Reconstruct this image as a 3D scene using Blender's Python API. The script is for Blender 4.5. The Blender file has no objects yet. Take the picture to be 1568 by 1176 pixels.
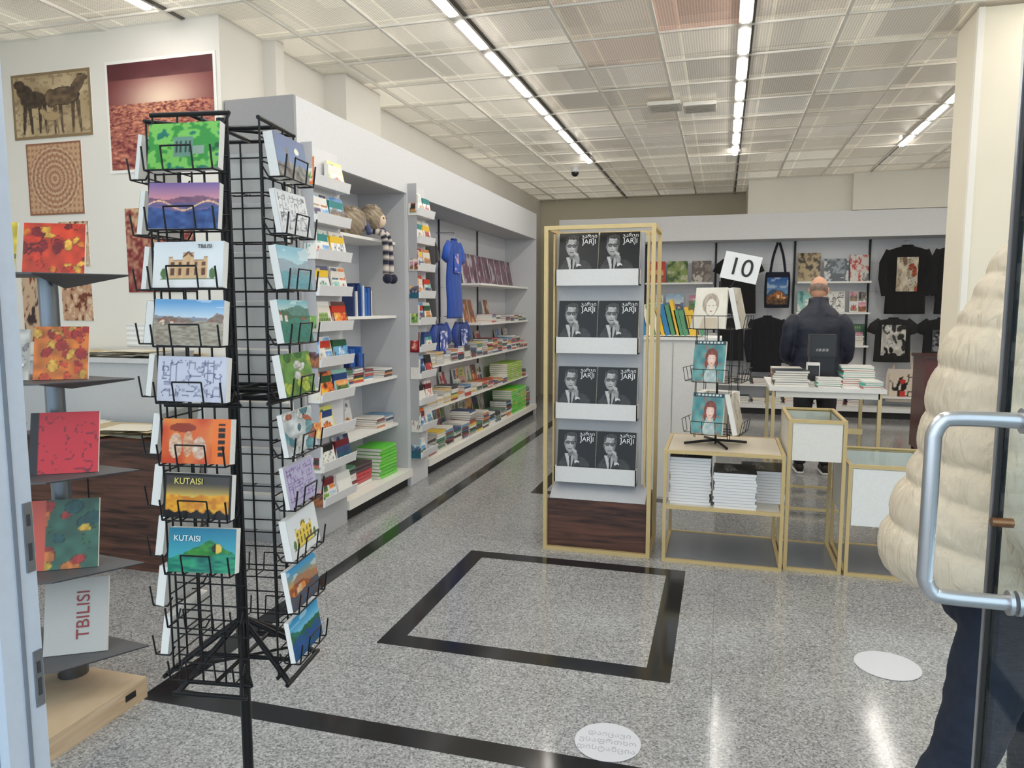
import bpy, math, random
from mathutils import Vector, Matrix
random.seed(7)
sc=bpy.context.scene
V=Vector
# ------------------------------------------------------------------ helpers
def lin(c):
    c=tuple(c)
    if max(c)>1.001: c=tuple(x/255 for x in c)
    return tuple((x/12.92 if x<=.04045 else ((x+.055)/1.055)**2.4) for x in c[:3])
def hsh(i,j,s):
    x=math.sin(i*127.1+j*311.7+s*74.7)*43758.5453
    return x-math.floor(x)
def noise(x,y,s=0):
    i=math.floor(x);j=math.floor(y);fx=x-i;fy=y-j
    fx=fx*fx*(3-2*fx);fy=fy*fy*(3-2*fy)
    a=hsh(i,j,s);b=hsh(i+1,j,s);c=hsh(i,j+1,s);d=hsh(i+1,j+1,s)
    return (a*(1-fx)+b*fx)*(1-fy)+(c*(1-fx)+d*fx)*fy
def mix(a,b,t):
    t=max(0,min(1,t)); return tuple(a[k]*(1-t)+b[k]*t for k in range(3))
def mat(name,rough=.6,metal=0,color=None,spec=.5,bump=0,bscale=60,var=.06,sheen=0):
    m=bpy.data.materials.new(name);m.use_nodes=True
    nt=m.node_tree;b=nt.nodes['Principled BSDF']
    b.inputs['Roughness'].default_value=rough;b.inputs['Metallic'].default_value=metal
    b.inputs['Specular IOR Level'].default_value=spec
    if sheen: b.inputs['Sheen Weight'].default_value=sheen
    tc=nt.nodes.new('ShaderNodeTexCoord')
    nz=nt.nodes.new('ShaderNodeTexNoise');nz.inputs['Scale'].default_value=bscale;nz.inputs['Detail'].default_value=3
    nt.links.new(tc.outputs['Object'],nz.inputs['Vector'])
    if color is None:
        src=nt.nodes.new('ShaderNodeAttribute');src.attribute_name='Col';o=src.outputs['Color']
    else:
        src=nt.nodes.new('ShaderNodeRGB');src.outputs[0].default_value=(*lin(color),1);o=src.outputs[0]
    mr=nt.nodes.new('ShaderNodeMapRange');mr.inputs['To Min'].default_value=1-var;mr.inputs['To Max'].default_value=1+var
    nt.links.new(nz.outputs['Fac'],mr.inputs['Value'])
    vm=nt.nodes.new('ShaderNodeVectorMath');vm.operation='SCALE'
    nt.links.new(o,vm.inputs[0]);nt.links.new(mr.outputs[0],vm.inputs['Scale'])
    nt.links.new(vm.outputs[0],b.inputs['Base Color'])
    if bump:
        bp=nt.nodes.new('ShaderNodeBump');bp.inputs['Strength'].default_value=bump;bp.inputs['Distance'].default_value=.01
        nt.links.new(nz.outputs['Fac'],bp.inputs['Height']);nt.links.new(bp.outputs[0],b.inputs['Normal'])
    return m
MATTE=mat('painted_matte',.55)
WALL=mat('wall_paint',.8,bscale=3,var=.03)
GLOSS=mat('printed_gloss',.3,var=.03)
PAPER=mat('paper',.75,bscale=200,var=.05)
METAL=mat('metal_satin',.32,1.0,bscale=20)
WIRE=mat('wire_black',.35,.3,color=(16,16,18))
CLOTH=mat('cloth',.9,bump=.4,bscale=40,var=.12,sheen=.15)
SKIN=mat('skin',.55,bscale=30,var=.04)
def glassmat(name,tint,fac):
    m=bpy.data.materials.new(name);m.use_nodes=True;nt=m.node_tree
    for n in list(nt.nodes):
        if n.type!='OUTPUT_MATERIAL': nt.nodes.remove(n)
    out=[n for n in nt.nodes if n.type=='OUTPUT_MATERIAL'][0]
    t=nt.nodes.new('ShaderNodeBsdfTransparent');t.inputs[0].default_value=(*tint,1)
    g=nt.nodes.new('ShaderNodeBsdfGlossy');g.inputs['Roughness'].default_value=.02
    mx=nt.nodes.new('ShaderNodeMixShader');mx.inputs[0].default_value=fac
    nt.links.new(t.outputs[0],mx.inputs[1]);nt.links.new(g.outputs[0],mx.inputs[2]);nt.links.new(mx.outputs[0],out.inputs[0])
    return m
GLASS=glassmat('clear_glass',(.93,.97,.98),.07)
def emis(name,col,s):
    m=bpy.data.materials.new(name);m.use_nodes=True;nt=m.node_tree
    b=nt.nodes['Principled BSDF'];b.inputs['Emission Color'].default_value=(*col,1);b.inputs['Emission Strength'].default_value=s
    return m
LAMP=emis('lamp_tube',(1,.96,.90),62)
def woodmat(name,c1,c2):
    m=bpy.data.materials.new(name);m.use_nodes=True;nt=m.node_tree;b=nt.nodes['Principled BSDF']
    tc=nt.nodes.new('ShaderNodeTexCoord');mp=nt.nodes.new('ShaderNodeMapping')
    mp.inputs['Scale'].default_value=(1.2,1.2,16)
    nz=nt.nodes.new('ShaderNodeTexNoise');nz.inputs['Scale'].default_value=2.4;nz.inputs['Detail'].default_value=7;nz.inputs['Distortion'].default_value=.6
    cr=nt.nodes.new('ShaderNodeValToRGB');cr.color_ramp.elements[0].position=.35;cr.color_ramp.elements[1].position=.68
    cr.color_ramp.elements[0].color=(*lin(c1),1);cr.color_ramp.elements[1].color=(*lin(c2),1)
    nt.links.new(tc.outputs['Object'],mp.inputs[0]);nt.links.new(mp.outputs[0],nz.inputs['Vector']);nt.links.new(nz.outputs['Fac'],cr.inputs[0]);nt.links.new(cr.outputs[0],b.inputs['Base Color'])
    b.inputs['Roughness'].default_value=.4
    return m
WOOD=woodmat('walnut_wood',(44,26,21),(106,68,54))
LWOOD=woodmat('light_laminate',(186,160,128),(212,190,160))

class M:
    def __init__(s,name): s.n=name;s.v=[];s.f=[];s.mi=[];s.c=[];s.sm=[];s.mats=[]
    def m(s,mt):
        if mt not in s.mats: s.mats.append(mt)
        return s.mats.index(mt)
    def add(s,vs,fs,col,mt,smooth=False):
        o=len(s.v);s.v+= [tuple(p) for p in vs]
        if col and isinstance(col[0],(tuple,list)): s.c+=[lin(c) for c in col]
        else:
            l=lin(col);s.c+=[l]*len(vs)
        i=s.m(mt)
        for f in fs: s.f.append(tuple(o+k for k in f));s.mi.append(i);s.sm.append(smooth)
    def box(s,x0,x1,y0,y1,z0,z1,col=(255,255,255),mt=MATTE):
        vs=[(x,y,z) for x in(x0,x1) for y in(y0,y1) for z in(z0,z1)]
        s.add(vs,[(0,1,3,2),(4,6,7,5),(0,4,5,1),(2,3,7,6),(0,2,6,4),(1,5,7,3)],col,mt)
    def ob(s,c,e,n,u,w,d,h,col,mt=MATTE):
        c=V(c);e=V(e);n=V(n);u=V(u)
        vs=[c+e*(a*w/2)+n*(b*d/2)+u*(g*h/2) for a in(-1,1) for b in(-1,1) for g in(-1,1)]
        s.add(vs,[(0,1,3,2),(4,6,7,5),(0,4,5,1),(2,3,7,6),(0,2,6,4),(1,5,7,3)],col,mt)
    def poly(s,pts,th,axis,col,mt=MATTE):
        a=V(axis)*th;n=len(pts)
        vs=[V(p) for p in pts]+[V(p)+a for p in pts]
        fs=[tuple(range(n)),tuple(range(2*n-1,n-1,-1))]+[(i,i+n,(i+1)%n+n,(i+1)%n) for i in range(n)]
        s.add(vs,fs,col,mt)
    def tube(s,p0,p1,r,col=(20,20,20),mt=WIRE,n=6,r1=None):
        p0=V(p0);p1=V(p1);d=(p1-p0)
        if d.length<1e-6:return
        d.normalize();a=d.orthogonal().normalized();b=d.cross(a);r1=r if r1 is None else r1
        vs=[]
        for p,q in((p0,r),(p1,r1)):
            for k in range(n):
                t=2*math.pi*k/n;vs.append(p+a*(q*math.cos(t))+b*(q*math.sin(t)))
        fs=[(k,(k+1)%n,n+(k+1)%n,n+k) for k in range(n)]
        s.add(vs,fs,col,mt,n>5);s.add(vs[:n],[tuple(range(n-1,-1,-1))],col,mt);s.add(vs[n:],[tuple(range(n))],col,mt)
    def path(s,pts,r,col=(20,20,20),mt=WIRE,n=6):
        for a,b in zip(pts[:-1],pts[1:]): s.tube(a,b,r,col,mt,n)
    def grid(s,o,U,W,nx,ny,fn,mt=GLOSS,curve=None):
        o=V(o);U=V(U);W=V(W);vs=[];cs=[];N=U.cross(W).normalized()
        for j in range(ny+1):
            for i in range(nx+1):
                a=i/nx;b=j/ny;p=o+U*a+W*b
                if curve: p=p+N*curve(a,b)
                vs.append(p);cs.append(tuple(fn(a,b)))
        fs=[(j*(nx+1)+i,j*(nx+1)+i+1,(j+1)*(nx+1)+i+1,(j+1)*(nx+1)+i) for j in range(ny) for i in range(nx)]
        s.add(vs,fs,cs,mt)
    def card(s,c,e,u,w,h,th,fn,nx=14,ny=9,mt=GLOSS,side=(235,232,225)):
        c=V(c);e=V(e).normalized();u=V(u).normalized();n=e.cross(u)
        s.ob(c+u*h/2-n*(th/2+.0006),e,n,u,w,th,h,side,PAPER)
        s.grid(c-e*w/2,e*w,u*h,nx,ny,fn,mt)
    def loft(s,pts,ra,rb,ref,n=20,col=(200,200,200),mt=MATTE,caps=True,colfn=None):
        ref=V(ref);pts=[V(p) for p in pts];m=len(pts);vs=[];cs=[]
        for i,p in enumerate(pts):
            t=(pts[min(i+1,m-1)]-pts[max(i-1,0)]).normalized()
            a=(ref-t*ref.dot(t)).normalized();b=t.cross(a)
            for k in range(n):
                q=2*math.pi*k/n
                vs.append(p+a*(ra[i]*math.cos(q))+b*(rb[i]*math.sin(q)))
                if colfn: cs.append(colfn(i/(m-1),k/n))
        fs=[(i*n+k,i*n+(k+1)%n,(i+1)*n+(k+1)%n,(i+1)*n+k) for i in range(m-1) for k in range(n)]
        if caps: fs+= [tuple(range(n-1,-1,-1)),tuple((m-1)*n+k for k in range(n))]
        s.add(vs,fs,cs if colfn else col,mt,True)
    def ball(s,c,rx,ry,rz,col,mt=MATTE,n=16,m=10,R=None,fn=None):
        c=V(c);vs=[];cs=[]
        for j in range(m+1):
            ph=math.pi*j/m
            for i in range(n):
                th=2*math.pi*i/n
                d=V((math.sin(ph)*math.cos(th),math.sin(ph)*math.sin(th),math.cos(ph)))
                p=V((d.x*rx,d.y*ry,d.z*rz));cc=col
                if fn: p,cc=fn(d,p)
                if R: p=R@p
                vs.append(c+p);cs.append(cc)
        fs=[(j*n+i,(j+1)*n+i,(j+1)*n+(i+1)%n,j*n+(i+1)%n) for j in range(m) for i in range(n)]
        s.add(vs,fs,cs,mt,True)
    def build(s,parent=None,origin=True):
        me=bpy.data.meshes.new(s.n)
        xs=[p[0] for p in s.v];ys=[p[1] for p in s.v];zs=[p[2] for p in s.v]
        c=V(((min(xs)+max(xs))/2,(min(ys)+max(ys))/2,min(zs)))
        if parent: c=V(parent.location)
        me.from_pydata([(p[0]-c.x,p[1]-c.y,p[2]-c.z) for p in s.v],[],s.f)
        for mt in s.mats: me.materials.append(mt)
        me.polygons.foreach_set('material_index',s.mi);me.polygons.foreach_set('use_smooth',s.sm)
        at=me.color_attributes.new('Col','FLOAT_COLOR','POINT')
        fl=[]
        for q in s.c: fl+= [q[0],q[1],q[2],1]
        at.data.foreach_set('color',fl);me.update()
        o=bpy.data.objects.new(s.n,me);sc.collection.objects.link(o)
        if parent: o.parent=parent
        else: o.location=c
        return o
_ink={}
def text(name,body,size,pos,e,u,col,parent,align='CENTER',ext=.0004,mt=None):
    cu=bpy.data.curves.new(name,'FONT');cu.body=body;cu.size=size;cu.align_x=align;cu.align_y='CENTER';cu.extrude=ext
    if mt is None:
        if col not in _ink: _ink[col]=mat('ink',.5,color=col)
        mt=_ink[col]
    cu.materials.append(mt)
    o=bpy.data.objects.new(name,cu);sc.collection.objects.link(o)
    e=V(e).normalized();u=V(u).normalized();n=e.cross(u)
    W=Matrix((( e.x,u.x,n.x,pos[0]),(e.y,u.y,n.y,pos[1]),(e.z,u.z,n.z,pos[2]),(0,0,0,1)))
    o.parent=parent;o.matrix_local=Matrix.Translation(-V(parent.location))@W
    return o
def cr(keys,n):
    out=[];k=len(keys)
    for i in range(k-1):
        p0=keys[max(i-1,0)];p1=keys[i];p2=keys[i+1];p3=keys[min(i+2,k-1)]
        for j in range(n):
            t=j/n
            out.append(tuple(.5*((2*b)+(-a+c)*t+(2*a-5*b+4*c-d)*t*t+(-a+3*b-3*c+d)*t**3) for a,b,c,d in zip(p0,p1,p2,p3)))
    out.append(tuple(keys[-1]));return out
def empty(name,loc):
    o=bpy.data.objects.new(name,None);o.location=loc;o.empty_display_size=.1;sc.collection.objects.link(o);return o
def remesh(o,vox,mt,sm=3,disp=0,dscale=.08):
    o.data.materials.clear();o.data.materials.append(mt)
    r=o.modifiers.new('r','REMESH');r.mode='VOXEL';r.voxel_size=vox;r.use_smooth_shade=True
    if sm:
        q=o.modifiers.new('s','SMOOTH');q.iterations=sm;q.factor=.5
    if disp:
        t=bpy.data.textures.new('cloth_folds','CLOUDS');t.noise_scale=dscale;t.noise_depth=2
        d=o.modifiers.new('d','DISPLACE');d.texture=t;d.strength=disp;d.mid_level=.5;d.texture_coords='LOCAL'
# painters
def collage(seed,pal,sx=4,sy=4,con=1.6):
    def f(u,v):
        n=noise(u*sx,v*sy,seed)*.6+noise(u*sx*2.6,v*sy*2.6,seed+9)*.28+noise(u*sx*6,v*sy*6,seed+19)*.12
        n=(n-.5)*con+.5;n=max(0,min(.999,n))*(len(pal)-1);i=int(n)
        t=n-i;t=max(0,min(1,(t-.42)/.16))
        return mix(pal[i],pal[min(i+1,len(pal)-1)],t)
    return f
def land(seed,sky1,sky2,h1,h2,gr,hor=.45,town=None):
    def f(u,v):
        c=mix(sky2,sky1,(v-hor)/(1-hor)*1.2)
        if noise(u*4,v*9,seed+40)>.68 and v>hor+.2: c=mix(c,(245,245,245),.5)
        a=hor+.28*(noise(u*3.1,0,seed)-.2)+.03*noise(u*14,2,seed);b=hor-.08+.22*(noise(u*4.3,5,seed+3)-.3)+.03*noise(u*20,2,seed);d=hor-.22+.15*noise(u*6,9,seed)
        if v<a:c=mix(h1,sky1,.1+.35*noise(u*12,v*12,seed))
        if v<b:
            c=mix(h2,h1,.9*noise(u*22,v*22,seed+1)**1.5)
            if town and v>d:
                i=int(u*13);hh=b-.02-.08*hsh(i,1,seed)
                if v<hh and hsh(i,2,seed)>.3:
                    c=mix(town,(250,245,235),hsh(i,3,seed)*.6)
                    if v>hh-.035: c=(160,70,50)
                    elif int(u*52)%2 and int(v*40)%2: c=mix(c,(60,50,50),.6)
        if v<d:c=mix(gr,h2,.9*noise(u*16,v*34,seed+2)**1.5)
        return c
    return f
def building(bg,wallc,dark,seed=0):
    def f(u,v):
        c=mix(bg,(200,215,225),.3*v)
        top=.60+(.16 if .42<u<.58 else 0)+(.07 if (.22<u<.28 or .72<u<.78) else 0)
        if .22<u<.78 and .2<v<top:
            c=mix(wallc,(240,215,180),.4*hsh(int(u*30),int(v*20),2))
            if abs((u*9)%1-.5)<.22 and (.26<v<.42 or .47<v<.56): c=dark
            if v>top-.03: c=mix(wallc,dark,.5)
        if .42<u<.58 and abs(v-(.76-abs(u-.5)*1.2))<.03: c=dark
        if .16<v<.2 and .1<u<.9:c=(120,130,90)
        if ((u-.16)/.05)**2+((v-.3)/.12)**2<1 or ((u-.85)/.05)**2+((v-.3)/.12)**2<1: c=(90,120,70)
        return c
    return f
def sketch(bg,ink,seed):
    def f(u,v):
        n=noise(u*8,v*7,seed);k=0
        if .07<u<.93 and .1<v<.92:
            if abs(n-.5)<.035: k=1
            if abs((u*11)%1-.5)>.44 and hsh(int(u*11),int(v*7),seed)>.45: k=.8
            if abs((v*7)%1-.5)>.44 and hsh(int(u*11),int(v*7),seed+2)>.45: k=.8
            if hsh(int(u*22),int(v*14),seed)>.86:k=max(k,.35)
        return mix(bg,ink,k)
    return f
PALS=[[(200,60,40),(240,150,60),(250,220,150)],[(40,90,60),(120,170,80),(220,220,120)],[(40,70,130),(110,170,210),(235,235,235)],
 [(30,30,34),(120,110,105),(230,225,215)],[(120,30,40),(190,60,60),(240,200,170)],[(240,240,235),(200,190,170),(120,100,90)],
 [(60,140,140),(150,200,190),(245,240,230)],[(240,200,60),(230,120,50),(90,40,40)],[(230,225,215),(190,60,60),(60,60,110)]]
SKY=[((90,150,215),(190,215,235)),((240,150,80),(250,210,140)),((150,190,220),(235,235,230)),((40,50,90),(120,90,130)),((205,130,160),(240,190,170))]
HIL=[((90,120,80),(50,90,50),(120,140,70)),((140,120,110),(90,80,70),(180,150,110)),((70,90,130),(50,60,90),(40,110,130)),((120,60,50),(60,35,35),(200,120,60))]
def tiles(seed,nx,ny,gap=.03,bg=(238,236,230)):
    sub=[[base_p(seed*13+i*5+j*3+1) for i in range(nx)] for j in range(ny)]
    def f(u,v):
        a=u*nx;b=v*ny;i=min(int(a),nx-1);j=min(int(b),ny-1);a-=i;b-=j
        if a<gap*nx/2 or a>1-gap*nx/2 or b<gap*ny/2 or b>1-gap*ny/2: return bg
        return sub[j][i](a,b)
    return f
def base_p(s):
    k=int(hsh(s,3,1)*4)
    if k==0:
        a=SKY[int(hsh(s,1,2)*5)];b=HIL[int(hsh(s,2,2)*4)];return land(s,*a,*b,.35+.25*hsh(s,5,5),(220,190,160))
    if k==1: return collage(s,PALS[int(hsh(s,7,1)*9)],3+s%3,4)
    if k==2: return building((235,232,225),PALS[int(hsh(s,8,1)*9)][1],(60,50,50))
    a=SKY[int(hsh(s,1,9)*5)];b=HIL[int(hsh(s,2,9)*4)];return land(s+5,*a,*b,.5)
def cover(s):
    p=PALS[int(hsh(s,4,4)*9)];bg=p[int(hsh(s,5,4)*3)];fg=p[(int(hsh(s,5,4)*3)+1)%3];sub=base_p(s+77)
    def f(u,v):
        if .78<v<.88 and .12<u<.12+.7*hsh(s,6,6) and int(u*24+v)%3: return fg
        if .68<v<.73 and .12<u<.5: return fg
        if .1<u<.9 and .1<v<.6: return sub((u-.1)/.8,(v-.1)/.5)
        return bg
    return f
def rnd(seed):
    k=int(hsh(seed,11,3)*6)
    if k<2: return cover(seed)
    if k==2: return tiles(seed,2,2)
    if k==3: return sketch((236,234,228),PALS[seed%9][0],seed)
    return base_p(seed)
SP=[(200,50,45),(235,230,220),(40,60,110),(30,30,32),(120,40,40),(225,190,70),(70,120,90),(230,225,215),(90,140,180),(210,120,60),(160,155,150),(240,240,238),(40,40,44)]
def hand(m,w,d,pn,side,col=(224,178,150)):
    w=V(w);d=V(d).normalized();pn=V(pn);pn=(pn-d*pn.dot(d)).normalized();e=d.cross(pn).normalized()*side
    m.loft([w-d*.02,w,w+d*.03,w+d*.07,w+d*.095],[.024,.026,.036,.041,.036],[.019,.018,.016,.015,.011],e,14,col,SKIN)
    for i,(o,l) in enumerate(((.03,.072),(.010,.082),(-.011,.076),(-.03,.06))):
        b=w+d*.085+e*o;p=[b];dd=d.copy()
        for k,fr in enumerate((.45,.32,.23)):
            dd=(dd+pn*(.28+.05*i)).normalized();p.append(p[-1]+dd*l*fr)
        m.loft([p[0]-d*.01]+p,[.009,.0092,.0086,.0078,.006],[.009,.0092,.0086,.0078,.006],e,10,col,SKIN)
    b=w+d*.025+e*.033;q=b+(d*.6+e*.7+pn*.25)*.032
    m.loft([b,q,q+(d*.9+e*.25+pn*.3)*.028,q+(d*.9+e*.1+pn*.35)*.05],[.013,.0115,.010,.007],[.013,.0115,.010,.007],pn,10,col,SKIN)
def head(m,c,fdir,tilt,skin,hair,style):
    f=V((fdir[0],fdir[1],0)).normalized();r=V((f.y,-f.x,0))
    R=Matrix(((r.x,f.x,0),(r.y,f.y,0),(0,0,1)))@Matrix.Rotation(-tilt,3,'X')
    g=lambda a,s:math.exp(-(a/s)**2)
    def fn(d,p):
        x,y,z=p
        if d.z<0:
            x*=1-.32*(-d.z)**1.6
            if d.y<0: y*=1-.45*(-d.z)**1.4
        if d.y>0:
            y*=.97
            y+=.024*g(x,.012)*g(z+.022,.02)-.009*(g(x-.031,.016)+g(x+.031,.016))*g(z-.005,.014)
            y+=.006*g(x,.022)*g(z+.06,.007)+.008*g(x,.02)*g(z+.095,.014)+.004*g(z-.028,.01)*g(x,.05)
        c=skin
        if d.y>0 and abs(z+.06)<.007 and abs(x)<.024: c=mix(skin,(170,80,75),.6)
        if d.y>0 and abs(z-.026)<.006 and .014<abs(x)<.05: c=hair
        hm=False
        if style=='fringe': hm= (z<.028 and z>-.055 and d.y<.25 and not(d.y<.05 and z<-.045))
        else: hm= (d.y<.35 and z>-.08) or z>.065
        if hm:
            k=1.04 if style=='fringe' else 1.17
            n=noise(d.x*9+20,d.z*9+d.y*7+20,3)
            k+=.03*n;x*=k;y*=k;z*=(k if style!='fringe' else 1);c=mix(hair,tuple(q*.6 for q in hair),n)
            if style=='fringe': c=mix(skin,c,.75)
        return V((x,y,z)),c
    m.ball(c,.077,.098,.12,skin,SKIN,48,40,R,fn)
    c=V(c)
    for s in(-1,1):
        m.ball(c+R@V((s*.078,-.005,-.012)),.011,.02,.032,skin,SKIN,12,8,R)
        m.ball(c+R@V((s*.031,.078,.004)),.012,.012,.011,(240,238,235),GLOSS,12,8,R)
        m.ball(c+R@V((s*.031,.0865,.004)),.0055,.005,.0055,(50,35,25),GLOSS,10,6,R)
def shoe(m,a,d,col):
    a=V(a);d=V(d).normalized()
    pts=[a-d*.07,a-d*.03,a+d*.04,a+d*.12,a+d*.18,a+d*.205]
    hh=[.03,.045,.045,.033,.026,.012];pts=[V((p.x,p.y,h+.012)) for p,h in zip(pts,hh)]
    m.loft(pts,[.03,.037,.04,.048,.04,.02],hh,d.cross(V((0,0,1))),16,col,MATTE)
    m.loft([V((p.x,p.y,.011)) for p in pts],[.032,.04,.043,.051,.043,.022],[.011]*6,d.cross(V((0,0,1))),16,(235,235,230),MATTE)

# ------------------------------------------------------------------ FLOOR
def floormat():
    m=bpy.data.materials.new('terrazzo_granite');m.use_nodes=True;nt=m.node_tree;b=nt.nodes['Principled BSDF'];L=nt.links.new
    tc=nt.nodes.new('ShaderNodeTexCoord')
    v=nt.nodes.new('ShaderNodeTexVoronoi');v.inputs['Scale'].default_value=150;L(tc.outputs['Object'],v.inputs['Vector'])
    sp=nt.nodes.new('ShaderNodeSeparateColor');L(v.outputs['Color'],sp.inputs[0])
    cr_=nt.nodes.new('ShaderNodeValToRGB');e=cr_.color_ramp.elements
    e[0].position=0;e[0].color=(*lin((106,107,108)),1);e[1].position=1;e[1].color=(*lin((190,190,190)),1)
    q=cr_.color_ramp.elements.new(.3);q.color=(*lin((144,145,146)),1);q=cr_.color_ramp.elements.new(.75);q.color=(*lin((166,166,166)),1)
    L(sp.outputs[0],cr_.inputs[0])
    n=nt.nodes.new('ShaderNodeTexNoise');n.inputs['Scale'].default_value=1.4;n.inputs['Detail'].default_value=4;L(tc.outputs['Object'],n.inputs['Vector'])
    br=nt.nodes.new('ShaderNodeTexBrick');br.offset=0;br.inputs['Scale'].default_value=1;br.inputs['Brick Width'].default_value=.605;br.inputs['Row Height'].default_value=.605
    br.inputs['Mortar Size'].default_value=.0018;br.inputs['Color1'].default_value=(1,1,1,1);br.inputs['Color2'].default_value=(.94,.94,.94,1);br.inputs['Mortar'].default_value=(.66,.65,.64,1)
    L(tc.outputs['Object'],br.inputs['Vector'])
    mr=nt.nodes.new('ShaderNodeMapRange');mr.inputs['To Min'].default_value=.87;mr.inputs['To Max'].default_value=1.12;L(n.outputs['Fac'],mr.inputs['Value'])
    a=nt.nodes.new('ShaderNodeVectorMath');a.operation='MULTIPLY';L(cr_.outputs[0],a.inputs[0]);L(br.outputs['Color'],a.inputs[1])
    s=nt.nodes.new('ShaderNodeVectorMath');s.operation='SCALE';L(a.outputs[0],s.inputs[0]);L(mr.outputs[0],s.inputs['Scale']);L(s.outputs[0],b.inputs['Base Color'])
    b.inputs['Roughness'].default_value=.13;b.inputs['Specular IOR Level'].default_value=.65
    return m
m=M('floor');m.box(-5.2,5.2,.2,12.5,-.1,0,mt=floormat());m.build()
BLK=mat('black_granite',.12,color=(28,28,30),bscale=150,var=.5)
m=M('floor_inlay_border')
def ring(x0,x1,y0,y1,w):
    z=.0015
    m.box(x0,x1,y0,y0+w,0,z,mt=BLK);m.box(x0,x1,y1-w,y1,0,z,mt=BLK);m.box(x0,x0+w,y0+w,y1-w,0,z,mt=BLK);m.box(x1-w,x1,y0+w,y1-w,0,z,mt=BLK)
ring(-1.495,-.165,2.94,4.275,.105)
ring(-1.495,-.165,5.77,7.1,.105);ring(-1.495,-.165,8.6,9.93,.105)
m.box(-2.185,-2.08,2.24,11,0,.0015,mt=BLK);m.box(-2.08,3.0,2.24,2.345,0,.0015,mt=BLK);m.box(2.9,3.0,2.345,11,0,.0015,mt=BLK);m.build()
m=M('sidewalk');m.box(-9,9,-8,.2,-.12,-.02,(150,148,145),WALL);m.build()
def sticker(x,y,d,txt):
    m=M('floor_sticker');n=40
    vs=[(x+d/2*math.cos(2*math.pi*k/n),y+d/2*math.sin(2*math.pi*k/n),.003) for k in range(n)]
    m.poly(vs,-.0012,(0,0,1),(208,210,216),GLOSS);o=m.build()
    if txt:
        for i,t in enumerate(('დაიცავი','უსაფრთხო','დისტანცია')):
            text('sticker_text',t,.036,(x,y+.045-.045*i,.0034),(1,.05,0),(-.05,1,0),(170,172,178),o)
sticker(-.35,2.46,.235,True);sticker(.73,3.35,.265,False);sticker(1.2,3.23,.25,False)

# ------------------------------------------------------------------ CEILING
def ceilmat():
    m=bpy.data.materials.new('expanded_mesh_panel');m.use_nodes=True;nt=m.node_tree;b=nt.nodes['Principled BSDF'];L=nt.links.new
    tc=nt.nodes.new('ShaderNodeTexCoord');at=nt.nodes.new('ShaderNodeAttribute');at.attribute_name='Col'
    sx=nt.nodes.new('ShaderNodeSeparateXYZ');L(tc.outputs['Object'],sx.inputs[0])
    def saw(o,f):
        a=nt.nodes.new('ShaderNodeMath');a.operation='MULTIPLY';a.inputs[1].default_value=f;L(o,a.inputs[0])
        c=nt.nodes.new('ShaderNodeMath');c.operation='SINE';L(a.outputs[0],c.inputs[0]);return c.outputs[0]
    ad=nt.nodes.new('ShaderNodeMath');ad.operation='MAXIMUM';L(saw(sx.outputs[0],360),ad.inputs[0]);L(saw(sx.outputs[1],360),ad.inputs[1])
    mr=nt.nodes.new('ShaderNodeMapRange');mr.inputs['From Min'].default_value=-1;mr.inputs['To Min'].default_value=.58;mr.inputs['To Max'].default_value=1.08;L(ad.outputs[0],mr.inputs['Value'])
    def brick(w,h,off,lo,mo=0,mc=1.25):
        mp=nt.nodes.new('ShaderNodeMapping');mp.inputs['Location'].default_value=off;L(tc.outputs['Object'],mp.inputs[0])
        br=nt.nodes.new('ShaderNodeTexBrick');br.offset=.0 if mo else .37;br.inputs['Scale'].default_value=1;br.inputs['Brick Width'].default_value=w;br.inputs['Row Height'].default_value=h
        br.inputs['Mortar Size'].default_value=mo;br.inputs['Mortar'].default_value=(mc,mc,mc*.97,1);br.inputs['Color1'].default_value=(lo,lo,lo,1);br.inputs['Color2'].default_value=(1.05,1.05,1.05,1);L(mp.outputs[0],br.inputs['Vector']);return br.outputs['Color']
    x1=nt.nodes.new('ShaderNodeVectorMath');x1.operation='MULTIPLY';L(brick(.47,.71,(.2,.1,0),.78),x1.inputs[0]);L(brick(.573,.6,(.21,.17,0),.86,.010),x1.inputs[1])
    x2=nt.nodes.new('ShaderNodeVectorMath');x2.operation='MULTIPLY';L(x1.outputs[0],x2.inputs[0]);L(at.outputs['Color'],x2.inputs[1])
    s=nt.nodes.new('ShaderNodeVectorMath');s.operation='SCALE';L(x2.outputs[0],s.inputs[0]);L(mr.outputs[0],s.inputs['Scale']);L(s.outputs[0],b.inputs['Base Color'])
    L(s.outputs[0],b.inputs['Emission Color']);b.inputs['Emission Strength'].default_value=.34  # glow added to brighten the panels, standing in for unseen lamps above them
    b.inputs['Roughness'].default_value=.24;b.inputs['Metallic'].default_value=.25
    return m
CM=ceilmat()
m=M('ceiling')
gx=[.108+.573*k for k in range(-10,10)];gy=[.30+.6*k for k in range(0,21)]
m.box(-5.4,5.4,.2,12.6,3.42,3.5,(190,185,175),WALL)
for i in range(len(gx)-1):
    for j in range(len(gy)-1):
        x0,x1,y0,y1=gx[i],gx[i+1],gy[j],gy[j+1]
        t=hsh(i,j,5);base=mix((204,194,176),(244,238,224),t)
        cx=(x0+x1)/2;cy=(y0+y1)/2
        red=math.exp(-((cx+.35)/.7)**2-((cy-4.7)/.8)**2)
        base=mix(base,(214,160,140),red*.6*hsh(i,j,8))
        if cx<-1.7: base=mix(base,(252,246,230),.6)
        dz=[.002+.006*hsh(i,j,k) for k in range(4)]
        m.add([(x0,y0,3.34+dz[0]),(x0,y1,3.34+dz[1]),(x1,y1,3.34+dz[2]),(x1,y0,3.34+dz[3])],[(0,1,2,3)],base,CM)
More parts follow.
